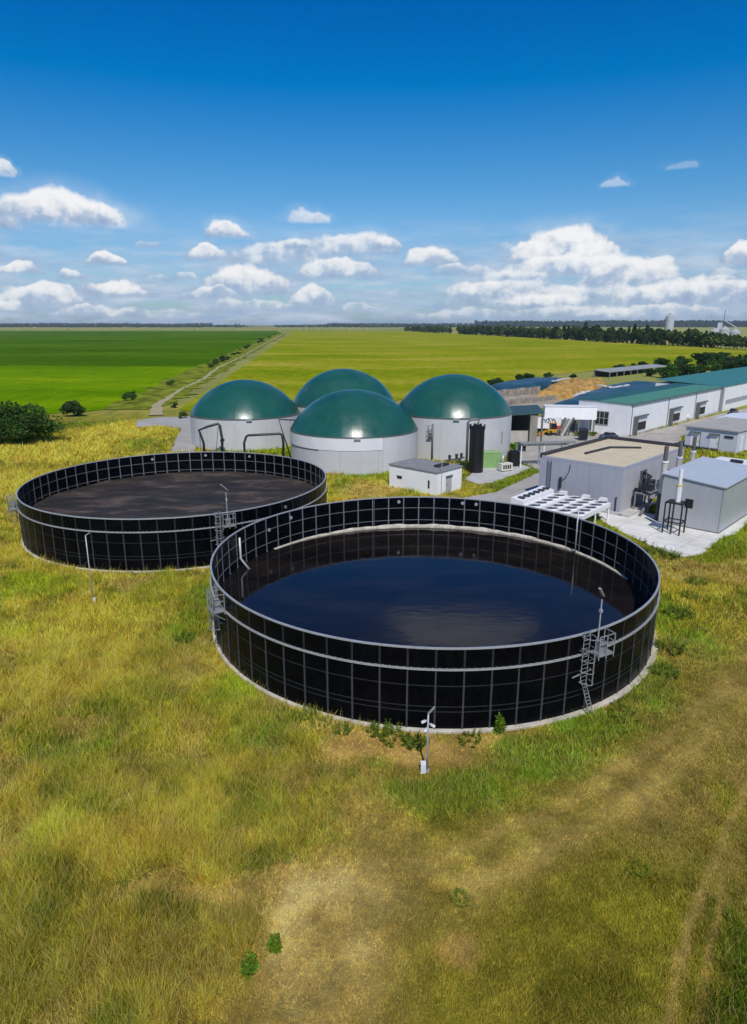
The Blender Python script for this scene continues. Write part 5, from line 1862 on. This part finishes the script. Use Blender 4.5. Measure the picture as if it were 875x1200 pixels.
# ------------------------------------------------------------------ plants
def leaf_cloud(name, centers, sizes, cols, outward=None, quads=True, rnd=None, flat=.0):
    """One mesh of leaf quads with a colour attribute; centers (n,3), sizes (n,), cols (n,3)."""
    rnd = rnd or rng
    n = len(centers)
    d1 = rnd.normal(size=(n, 3))
    if outward is not None:
        nrm = outward + .8 * rnd.normal(size=(n, 3))
    else:
        nrm = rnd.normal(size=(n, 3))
    nrm[:, 2] += flat
    nrm /= np.linalg.norm(nrm, axis=1, keepdims=True) + 1e-9
    t1_ = np.cross(nrm, d1)
    t1_ /= np.linalg.norm(t1_, axis=1, keepdims=True) + 1e-9
    t2_ = np.cross(nrm, t1_)
    s = sizes[:, None] / 2
    asp = rnd.uniform(.5, 1.0, size=(n, 1))
    co = np.stack([centers - t1_ * s, centers - t2_ * s * asp + nrm * s * .15, centers + t1_ * s, centers + t2_ * s * asp + nrm * s * .15], 1).reshape(-1, 3)
    me = bpy.data.meshes.new(name)
    me.vertices.add(4 * n)
    me.vertices.foreach_set('co', co.ravel())
    me.loops.add(4 * n)
    me.loops.foreach_set('vertex_index', np.arange(4 * n, dtype=np.int32))
    me.polygons.add(n)
    me.polygons.foreach_set('loop_start', np.arange(0, 4 * n, 4, dtype=np.int32))
    me.update()
    ca = me.color_attributes.new('Col', 'FLOAT_COLOR', 'POINT')
    cc_ = np.repeat(np.concatenate([cols, np.ones((n, 1))], 1), 4, axis=0)
    ca.data.foreach_set('color', cc_.ravel().astype(np.float32))
    me.materials.append(LEAF)
    return me


def crown(name, rx, ry, rz, cz, nl, size, col, seed, nlobe=16, squash=.9, taper=0.0):
    rr = np.random.default_rng(seed)
    lob = rr.normal(size=(nlobe, 3))
    lob /= np.linalg.norm(lob, axis=1, keepdims=True)
    lob *= rr.uniform(.25, .82, size=(nlobe, 1))
    lr = rr.uniform(.26, .46, size=nlobe)
    tone = rr.uniform(.70, 1.30, size=nlobe)
    k = rr.integers(0, nlobe, nl)
    d = rr.normal(size=(nl, 3))
    d /= np.linalg.norm(d, axis=1, keepdims=True)
    rad = lr[k] * rr.uniform(.55, 1.08, size=nl) ** .6
    p = lob[k] + d * rad[:, None]
    if taper:
        f = 1 - taper * np.clip((p[:, 2] + .3), 0, 1.2)
        p[:, :2] *= f[:, None]
    c = np.asarray(col)[None] * (tone[k] * rr.uniform(.65, 1.35, size=nl))[:, None]
    c *= 1 + .18 * rr.normal(size=(nl, 3)) * np.array((1, .5, .6))
    pos = p * np.array((rx, ry, rz)) + np.array((0, 0, cz))
    pos[:, 2] = np.maximum(pos[:, 2], .05)
    return leaf_cloud(name, pos, size * rr.uniform(.6, 1.3, size=nl), np.clip(c, .003, .6), d, rnd=rr, flat=.25)


def plant(name, loc, me, label, cat, group=None, trunk=None, scale=1.0, rz=0.0):
    root = thing(name, loc, label, cat, group)
    o = bpy.data.objects.new('crown' if trunk else 'foliage', me)
    C.objects.link(o)
    o.parent = root
    if trunk:
        h, r0_, seed = trunk
        rr = random.Random(seed)
        mb = MB()
        L0 = Vector(loc)
        mb.tube([L0 - Vector((0, 0, .3)), L0 + Vector((rr.uniform(-.1, .1), 0, h * .4)), L0 + Vector((rr.uniform(-.2, .2), rr.uniform(-.2, .2), h))], [r0_, r0_ * .7, r0_ * .2], 8)
        for i in range(6):
            zz_ = h * rr.uniform(.3, .8)
            a = rr.uniform(0, 2 * PI)
            mb.tube([L0 + Vector((0, 0, zz_)), L0 + Vector((math.cos(a) * h * .14, math.sin(a) * h * .14, zz_ + h * .12)), L0 + Vector((math.cos(a) * h * .24, math.sin(a) * h * .24, zz_ + h * .26))], [r0_ * .4, r0_ * .25, r0_ * .08], 6)
        mb.build('trunk', BARK, root, True)
    root.rotation_euler.z = rz
    root.scale = (scale,) * 3
    return root


DKG = (0.022, 0.052, 0.012)
MIDG = (0.045, 0.095, 0.018)
# big bush and small tree beyond the sludge tank
b0 = at(25, 519)
me_ = crown('big_bush_leaves', 8.0, 6.0, 5.0, 4.4, 12000, .55, (0.044, 0.098, 0.016), 3, 26)
plant('bush', b0, me_, 'broad dark green bush at the edge of the bright crop, left of the tanks', 'bush', None, (5.5, .28, 1))
b1 = at(87, 488)
plant('young_tree', b1, crown('young_tree_leaves', 3.6, 3.0, 2.9, 3.0, 3200, .45, (0.030, 0.062, 0.016), 5, 12, taper=.5), 'small dark peaked tree alone at the crop edge', 'tree', None, (4.6, .14, 2))

# hedge bushes along the dirt track
hm = [crown('hedge_leaves', 3.0, 2.6, 1.9, 1.6, 700, .55, c, 30 + i, 9) for i, c in enumerate(((0.055, 0.12, 0.018), (0.035, 0.075, 0.015), (0.085, 0.14, 0.02)))]
TRB = [(150, 470, .9, 'loose green bush at the near start of the dirt track'), (157, 466, .7, 'small bush second along the verge from the crop edge'), (200, 452, .8, 'lone bush on the crop side of the bending track'),
       (215, 490, .6, 'small bright bush beside the pale concrete road'), (205, 478, .5, 'tiny bush where the track leaves the concrete road'), (248, 431, 1.0, 'dark bush by the bare bend of the track'), (254, 428, 1.3, 'larger dark bush just past the bare bend of the track')]
for i, (px, py, s_, lab) in enumerate(TRB):
    plant('track_bush', at(px, py), hm[i % 3], lab, 'bush', 'bushes along the dirt track', None, s_, i * 1.3)
pr_ = plant('track_bush', at(262, 424), hm[1], 'bush in the distant line along the dirt track', 'bush', 'far bushes lining the dirt track', None, 1.3)
for i in range(17):
    k = min(1.0, (i + 1) / 17 + random.uniform(-.04, .04))
    px, py = 262 + 66 * k + random.uniform(-5, 3), 424 - 33.2 * k ** .92 + random.uniform(-.6, .6)
    z_ = random.uniform(.3, .95) * (1 + .7 * k)
    copy_thing(pr_, at(px, py), i * 2.1, None, (z_ * random.uniform(1, 2.2), z_ * random.uniform(1, 1.6), z_ * random.uniform(.55, 1)))

# bushes and trees behind the silage clamps
bm_ = [crown('clamp_bush_leaves', 7, 6, 3.6, 3.2, 1800, 1.0, c, 50 + i, 14) for i, c in enumerate(((0.030, 0.075, 0.014), (0.040, 0.095, 0.015), (0.024, 0.060, 0.014)))]
CB = [(576, 451, .40, 'small bush at the left end of the narrow clamp'), (584, 450, .42, 'round bush behind the narrow clamp, second from its end'), (608, 446, .45, 'low dark bush behind the narrow clamp'), (618, 445, .5, 'darker bush beside the low one behind the narrow clamp'),
      (641, 442.5, .4, 'small green bush at the far corner of the narrow clamp'), (671, 444, .35, 'little bush between the clamps and the open shed'), (725, 434.5, .6, 'round bush behind the left end of the open shed'), (742, 433, .55, 'round bush above the middle of the open shed roof'),
      (752, 431.5, .6, 'dark bush above the right end of the open shed roof'), (774, 430, .9, 'wide bush behind the dense shrubs at the shed end'), (783, 443, 1.0, 'dense green shrub covering the end of the open shed'), (797, 442, 1.05, 'largest dense shrub in front of the open shed end'), (808, 440, .7, 'shrub tapering off beside the bare strip at the shed end'),
      (797, 428, .9, 'green bush behind the shed, under the yellow field'), (822, 428, 1.2, 'tall bright bush behind the bare strip'), (836, 427, 1.25, 'bright green bush in the clump nearest the frame edge'), (846, 433, 1.0, 'dark bush low in the clump beside the bare strip'), (858, 435, 1.2, 'dark rounded bush behind the teal roof'), (870, 433, 1.4, 'tall dark bush cut by the frame edge behind the teal roof'), (886, 432, 1.5, None), (760, 441, .55, 'low bush before the middle of the open shed'), (822, 437, .75, 'low dark shrub on the bare strip past the shed end'), (838, 438, .8, 'low green shrub nearest the teal roof on the bare strip'), (846, 421, .8, 'small peaked bush against the yellow field')]
for i, (px, py, s_, lab) in enumerate(CB):
    if lab is None:
        continue
    plant('bush', at(px, py), bm_[i % 3], lab, 'bush', 'bushes behind the silage clamps', (4.5, .25, i), s_, i * 1.1)
plant('bush', at(602, 531), crown('bright_bush_leaves', 1.5, 1.3, 1.5, 1.4, 900, .3, (0.10, 0.23, 0.015), 81, 8), 'bright green bush between the black plastic tank and the shelter wall', 'bush', None, None, 1.0)
for px, py, s_, lab in ((677, 511, .8, 'yellow green shrub under the raised container'), (694, 511, .8, 'light shrub by the hall window')):
    plant('shrub', at(px, py), crown('light_shrub', 1.6, 1.4, .8, .7, 500, .3, (0.12, 0.19, 0.03), 83, 7), lab, 'shrub', None, None, s_)

# windbreak trees beyond the ripening field
tm = [crown('windbreak_leaves', 5.6 * a, 5.6 * a, 9.4, 8.6, 800, 2.4, c, 60 + i, 16, taper=tp)
      for i, (a, c, tp) in enumerate(((1.0, (0.044, 0.088, 0.022), .3), (1.15, (0.060, 0.112, 0.026), .2), (.8, (0.038, 0.078, 0.024), .5), (1.3, (0.085, 0.135, 0.03), .15), (.6, (0.028, 0.060, .018), .6)))]
protos = []
for i, m_ in enumerate(tm):
    protos.append(None)


def base_row(px):
    xs = [470, 530, 600, 660, 720, 780, 835, 900]
    ys = [388.6, 391.2, 395.0, 398.4, 402.2, 405.0, 407.8, 412]
    return float(np.interp(px, xs, ys))


ROW_LAB = {0: 'distant tree in the short clump at the left end of the windbreak', 1: 'distant tree in the thin middle stretch of the windbreak', 2: 'distant tree in the tall dense right stretch of the windbreak',
           3: 'distant light green tree around the pale grain works'}
px = 475.0
i = 0
while px < 905:
    seg = 0 if px < 528 else 1 if px < 652 else 2 if px < 836 else 3
    if 529 < px < 538:
        px = 538
        continue
    b_ = at(px, base_row(px) - random.uniform(0, .8))
    k = random.choice((0, 1, 1, 2, 3)) if seg < 3 else 3
    if seg == 2 and random.random() < .07:
        k = 4
    dist = b_.length
    hpx = float(np.interp(px, [475, 528, 540, 640, 665, 835, 850], [6, 8, 9, 12, 15.5, 17.5, 14])) * random.uniform(.80, 1.12) * (1.18 if k == 4 else 1)
    s_ = max(.35, hpx * dist / 785 / 17.6)
    wd = random.uniform(.9, 1.25) * (1.6 if seg == 1 else 1.15)
    if protos[k] is None:
        r_ = plant('windbreak_tree', b_, tm[k], ROW_LAB[seg], 'tree', 'windbreak trees', (13, .35, k))
        protos[k] = r_
    else:
        r_ = copy_thing(protos[k], b_, random.uniform(0, 6), ROW_LAB[seg])
    r_['label'] = ROW_LAB[seg]
    r_.scale = (s_ * wd, s_ * wd, s_)
    r_['group'] = ('left clump of the windbreak', 'thin stretch of the windbreak', 'dense stretch of the windbreak', 'trees by the grain works')[seg]
    px += 9.0 * 785 / dist * .80 * (.85 if seg == 2 else .9) * s_ * random.uniform(.75, 1.1)
    i += 1

# grain works far off
gp = at(848, 404.5)
GW = thing('grain_works', gp, 'far pale grain silos with a thin mast rising behind the trees', 'silo')
PALEM = M('pale_silo_steel', (0.40, 0.41, 0.42), .5, .1, .1, .1)
for a_, r_, h_ in ((-14, 6, 17), (-2, 6, 19), (11, 6.5, 16)):
    s0 = MB().cyl(gp + Vector((a_, 0, 0)), r_, h_, 20).build('silo_bin', PALEM, GW, 40)
    MB().tube([gp + Vector((a_, 0, h_)), gp + Vector((a_, 0, h_ + 4))], [r_, .5], 20).build('cone_roof', PALEM, s0, 40)
MB().bar(gp + Vector((-9, 5, 0)), (7, 0, 0), (0, 6, 0), (0, 0, 27)).build('head_house', M('head_house', (.42, .43, .45), .6), GW)
MB().tube([gp + Vector((-3, 3, 0)), gp + Vector((-3, 3, 42))], .35, 6).build('mast', GREYSTEEL, GW)
MB().beam(gp + Vector((-3, 3, 30)), gp + Vector((14, 0, 20)), 1.0).build('transfer_pipe', PALEM, GW)
MB().bar(gp + Vector((-26, -6, 0)), (9, 0, 0), (0, 8, 0), (0, 0, 7)).build('brick_hut', M('brick_orange', (.42, .17, .08), .8, 0, .2, .3), GW)
gp2 = at(782, 395)
SL = thing('silo', gp2, 'pale far off silo peeping over the windbreak trees', 'silo')
MB().cyl(gp2, 8.5, 40, 24).build('silo_bin', M('hazy_silo', (.42, .44, .47), .8), SL, 40)
MB().tube([gp2 + Vector((0, 0, 40)), gp2 + Vector((0, 0, 46))], [8.5, 1], 24).build('cone_roof', PALEM, SL, 40)


# far woods on the horizon
def far_wood(name, x0, x1, y0, depth, h, n, seed, col):
    rr = np.random.default_rng(seed)
    X = rr.uniform(x0, x1, n)
    Yy = y0 + rr.uniform(0, depth, n)
    top = h * (.45 + .75 * fbm(X, Yy, .004, 4, seed))
    gap = fbm(X, Yy * .2, .0012, 3, seed + 5)
    keep = gap > .36
    Z = rr.uniform(.1, 1, n) ** .7 * top
    pos = np.stack([X, Yy, Z], 1)[keep]
    c = np.asarray(col)[None] * rr.uniform(.6, 1.4, size=(len(pos), 1))
    me = leaf_cloud(name, pos, rr.uniform(.5, 1.1, len(pos)) * h * .55, c, rnd=rr)
    o = bpy.data.objects.new(name, me)
    C.objects.link(o)
    return tag(o, kind='stuff')


far_wood('far_wood', -4200, 4200, 5200, 500, 22, 16000, 5, (0.020, 0.045, 0.02))
far_wood('far_wood', -6500, 6500, 8200, 900, 40, 16000, 6, (0.018, 0.040, 0.02))
far_wood('far_wood', 1100, 6500, 7000, 900, 62, 9000, 8, (0.018, 0.040, 0.02))
far_wood('far_hedge', -1600, 900, 2900, 40, 7, 900, 9, (0.03, 0.06, 0.02))

# ------------------------------------------------------------------ weeds and low shrubs that stand out from the grass
def weed_mesh(name, h, r, n, col, seed):
    """A plant of many slim leaves springing up and outward from its stems."""
    rr = np.random.default_rng(seed)
    nst = max(4, n // 26)
    sa, sr = rr.uniform(0, 2 * PI, nst), np.sqrt(rr.uniform(0, 1, nst)) * r
    sh = h * rr.uniform(.45, 1.1, nst) * (1 - .35 * sr / r)
    k = rr.integers(0, nst, n)
    t_ = rr.uniform(.02, 1, n)
    lean = .35
    bx = sr[k] * np.cos(sa[k]) * (1 + lean * t_)
    by = sr[k] * np.sin(sa[k]) * (1 + lean * t_)
    base = np.stack([bx, by, t_ * sh[k]], 1)
    a = rr.uniform(0, 2 * PI, n)
    L = h * rr.uniform(.12, .30, n) * (1.15 - .6 * t_)
    up = rr.uniform(.1, 1.1, n)
    d = np.stack([np.cos(a), np.sin(a), up], 1)
    d /= np.linalg.norm(d, axis=1, keepdims=True)
    s_ = np.stack([-np.sin(a), np.cos(a), np.zeros(n)], 1)
    w_ = (L * rr.uniform(.13, .26, n))[:, None]
    L = L[:, None]
    drop = np.array((0, 0, -1.0)) * L * .25
    co = np.stack([base, base + d * L * .5 - s_ * w_, base + d * L + drop, base + d * L * .5 + s_ * w_], 1).reshape(-1, 3)
    me = bpy.data.meshes.new(name)
    me.vertices.add(4 * n)
    me.vertices.foreach_set('co', co.ravel())
    me.loops.add(4 * n)
    me.loops.foreach_set('vertex_index', np.arange(4 * n, dtype=np.int32))
    me.polygons.add(n)
    me.polygons.foreach_set('loop_start', np.arange(0, 4 * n, 4, dtype=np.int32))
    me.update()
    c = np.clip(np.asarray(col)[None] * rr.uniform(.6, 1.5, size=(n, 1)) * (1 + .15 * rr.normal(size=(n, 3))), .004, .5)
    ca = me.color_attributes.new('Col', 'FLOAT_COLOR', 'POINT')
    ca.data.foreach_set('color', np.repeat(np.concatenate([c, np.ones((n, 1))], 1), 4, axis=0).ravel().astype(np.float32))
    me.materials.append(LEAF)
    return me


W1_ = weed_mesh('weed_leaves', 1.15, .20, 420, (0.135, 0.215, 0.02), 1)
W2_ = weed_mesh('weed_leaves', .60, .60, 620, (0.165, 0.22, 0.02), 2)
W3_ = weed_mesh('weed_leaves', .85, .70, 800, (0.145, 0.205, 0.025), 3)
WEEDS = [(293, 1140, W1_, 1.0, 'taller leafy weed of the pair in the bare foreground'), (322, 1113, W1_, .85, 'shorter leafy weed of the pair in the bare foreground'), (537, 1056, W2_, .75, 'single dark weed on the dry lane'),
         (746, 1020, W2_, .8, 'dull green weed in the mown grass near the wheel lines'), (335, 842, W2_, 1.3, 'leafy weed leftmost along the front of the liquid tank'), (362, 840, W3_, .9, 'grey green upright weed touching the tank footing'), (378, 850, W2_, 1.1, 'low weed close to the tank footing, beside the grey green one'),
         (402, 857, W3_, .8, 'rounded grey weed on the sandy soil by the tank'), (445, 858, W3_, 1.0, 'bushy weed at the footing just left of the lamp post'), (462, 866, W2_, 1.4, 'spreading weed between the bushy weed and the lamp post'), (487, 872, W3_, 1.0, 'green weed right behind the lamp post'),
         (552, 868, W2_, 1.2, 'weed on sandy soil right of the lamp post'), (584, 857, W1_, 1.2, 'upright dark weed standing against the tank footing'), (217, 750, W3_, 1.1, 'dense green weed beside the path between the tanks'), (765, 648, W3_, 1.5, 'dark bushy weed at the corner of the white apron'),
         (782, 653, W3_, 1.5, 'dark bushy weed second along the apron edge'), (745, 636, W2_, 1.6, 'low weed where the apron meets the tank'), (795, 722, W3_, 1.6, 'dark shrubby weed right of the tank'), (808, 700, W3_, 1.2, 'small shrubby weed farther from the tank on its right'),
         (128, 664, W2_, 1.4, 'weed at the foot of the sludge tank beside the thin lamp post'), (262, 660, W3_, 1.2, 'weed growing in the gap between the tanks'), (784, 762, W3_, 1.5, 'dark leafy weed close to the tank wall on its right'), (778, 790, W3_, 1.3, 'smaller leafy weed lower on the right side of the tank'), (838, 706, W2_, 1.6, 'spreading weed farthest right of the tank on tan soil'), (815, 684, W3_, 1.3, 'leafy weed between the tank and the white apron'),
         (730, 838, W2_, 1.6, 'spreading green weed in the band right of the ladder')]
for px, py, m_, s_, lab in WEEDS:
    plant('weed', at(px, py), m_, lab, 'weed', 'weeds around the tanks', None, s_, random.uniform(0, 6))

# ------------------------------------------------------------------ grass: one growth of blades over the rough ground
BLD = [  # footprints without grass
    [(33.4, 87.8), (24.3, 96.5), (39.5, 112.4), (48.6, 103.7)], [(42.6, 79.1), (37.3, 84.1), (47.6, 95), (52.9, 90)], [(9.5, 98.3), (2.4, 104.7), (6.7, 109.4), (13.8, 103)]]


def free(x, y):
    ok = np.ones(x.shape, bool)
    for cx, cy in TANKS:
        ok &= np.hypot(x - cx, y - cy) > TANK_R + .45
    for cx, cy, r, _, _ in DIGS:
        ok &= np.hypot(x - cx, y - cy) > r + .15
    for pl in BLD + PAVED:
        ok &= ~inpoly(x, y, pl)
    return ok


allv, allc = [], []
for y0, y1, dens, nb, wk in ((16.5, 24, 150, 8, 1.0), (24, 34, 95, 8, 1.15), (34, 50, 48, 7, 1.5), (50, 78, 22, 7, 2.2), (78, 118, 9, 6, 3.6), (118, 190, 2.6, 6, 6.0)):
    hw = 1.25 * (.56 * y1 + 8)
    n = int((y1 - y0) * 2 * hw * dens)
    x = rng.uniform(-hw, hw, n)
    y = rng.uniform(y0, y1, n)
    keep = np.abs(x) < 1.22 * (.50 * y + 9)
    x, y = x[keep], y[keep]
    keep = free(x, y) & (y < 196 - .25 * np.abs(x))
    x, y = x[keep], y[keep]
    # beyond the tanks grass only grows this side of the fields
    if y1 > 118:
        fld = inpoly(x, y, [(p.x, p.y) for p in (at(-900, 429.3), at(242.5, 429.3), at(205, 449), at(168, 472), at(150, 477), at(105, 482), at(60, 485), at(20, 490), at(-80, 500), at(-900, 520))])
        x, y = x[~fld], y[~fld]
    col, hf = cover(x, y)
    clump = fbm(x, y, .9, 3, 61)
    keep = rng.uniform(size=len(x)) < np.clip(hf * 1.25 + .12, .12, 1) * (0.45 + 1.0 * clump)
    x, y, col, hf, clump = x[keep], y[keep], col[keep], hf[keep], clump[keep]
    n = len(x)
    soft = (.38 + .62 * sstep(.25, .6, hf))[:, None]
    tint = np.exp(rng.normal(size=(n, 1)) * .34 * soft) * (1 + rng.normal(size=(n, 1)) * soft * np.array((.17, .02, -.05)))
    col = np.clip(col * tint, .004, .8)
    clump = clump * np.exp(rng.normal(size=n) * .28)
    X = np.repeat(x, nb) + rng.normal(size=n * nb) * .07 * wk ** .7
    Yy = np.repeat(y, nb) + rng.normal(size=n * nb) * .07 * wk ** .7
    H = np.repeat(.09 + .50 * hf ** 1.4 * (.45 + 1.0 * clump), nb) * rng.uniform(.45, 1.25, n * nb)
    a = rng.uniform(0, 2 * PI, n * nb)
    lean = rng.normal(size=(n * nb, 2)) * .42 + np.repeat(rng.normal(size=(n, 2)) * .22, nb, axis=0)
    wd = .0125 * wk * rng.uniform(.7, 1.5, n * nb) * (1 + .6 * (H < .25))
    stalk = (rng.uniform(size=n * nb) < (.05 if y0 < 50 else .02)) & (H > .25)
    H = np.where(stalk, H * 1.75 + .15, H)
    wd = np.where(stalk, wd * .75, wd)
    Z = ground_z(X, Yy) - .02
    base = np.stack([X, Yy, Z], 1)
    side = np.stack([np.cos(a) * wd, np.sin(a) * wd, np.zeros_like(wd)], 1)
    tip = base + np.stack([lean[:, 0] * H, lean[:, 1] * H, H], 1)
    allv.append(np.stack([base - side, base + side, tip], 1).reshape(-1, 3))
    cc_ = np.repeat(col, nb, axis=0) * (1 + np.repeat(soft, nb, axis=0) * rng.uniform(-.50, .72, (n * nb, 1)))
    straw = (rng.uniform(size=n * nb) < .15 * np.repeat(soft[:, 0], nb))[:, None]
    cc_ = np.where(straw, cc_ * .4 + np.array((.43, .32, .07)) * .6, cc_)
    cc_ = np.where(stalk[:, None], cc_ * .35 + np.array((.46, .36, .13)) * .65, cc_)
    cc_ = np.clip(cc_ * 1.30, .006, .75)
    allc.append(np.repeat(np.concatenate([cc_, np.ones((len(cc_), 1))], 1), 3, axis=0).astype(np.float32))
V = np.concatenate(allv)
CC = np.concatenate(allc)
nt_ = len(V) // 3
me = bpy.data.meshes.new('grass')
me.vertices.add(len(V))
me.vertices.foreach_set('co', V.astype(np.float32).ravel())
me.loops.add(len(V))
me.loops.foreach_set('vertex_index', np.arange(len(V), dtype=np.int32))
me.polygons.add(nt_)
me.polygons.foreach_set('loop_start', np.arange(0, len(V), 3, dtype=np.int32))
me.update()
ca = me.color_attributes.new('Col', 'FLOAT_COLOR', 'POINT')
ca.data.foreach_set('color', CC.ravel())
me.materials.append(BLADE)
go = bpy.data.objects.new('grass', me)
C.objects.link(go)
tag(go, kind='stuff')
print('grass blades', nt_)

# ------------------------------------------------------------------ air: a thin haze over the plain
hzm = bpy.data.materials.new('haze_air')
hzm.use_nodes = True
hn = hzm.node_tree
hn.nodes.remove(hn.nodes['Principled BSDF'])
pv = hn.nodes.new('ShaderNodeVolumePrincipled')
pv.inputs['Color'].default_value = (0.72, 0.82, 0.95, 1)
pv.inputs['Density'].default_value = 4.0e-5
hn.links.new(pv.outputs[0], hn.nodes['Material Output'].inputs['Volume'])
mb = MB()
mb.bar((-22000, -22000, -2.5), (44000, 0, 0), (0, 44000, 0), (0, 0, 92))
tag(mb.build('haze', hzm), kind='stuff')
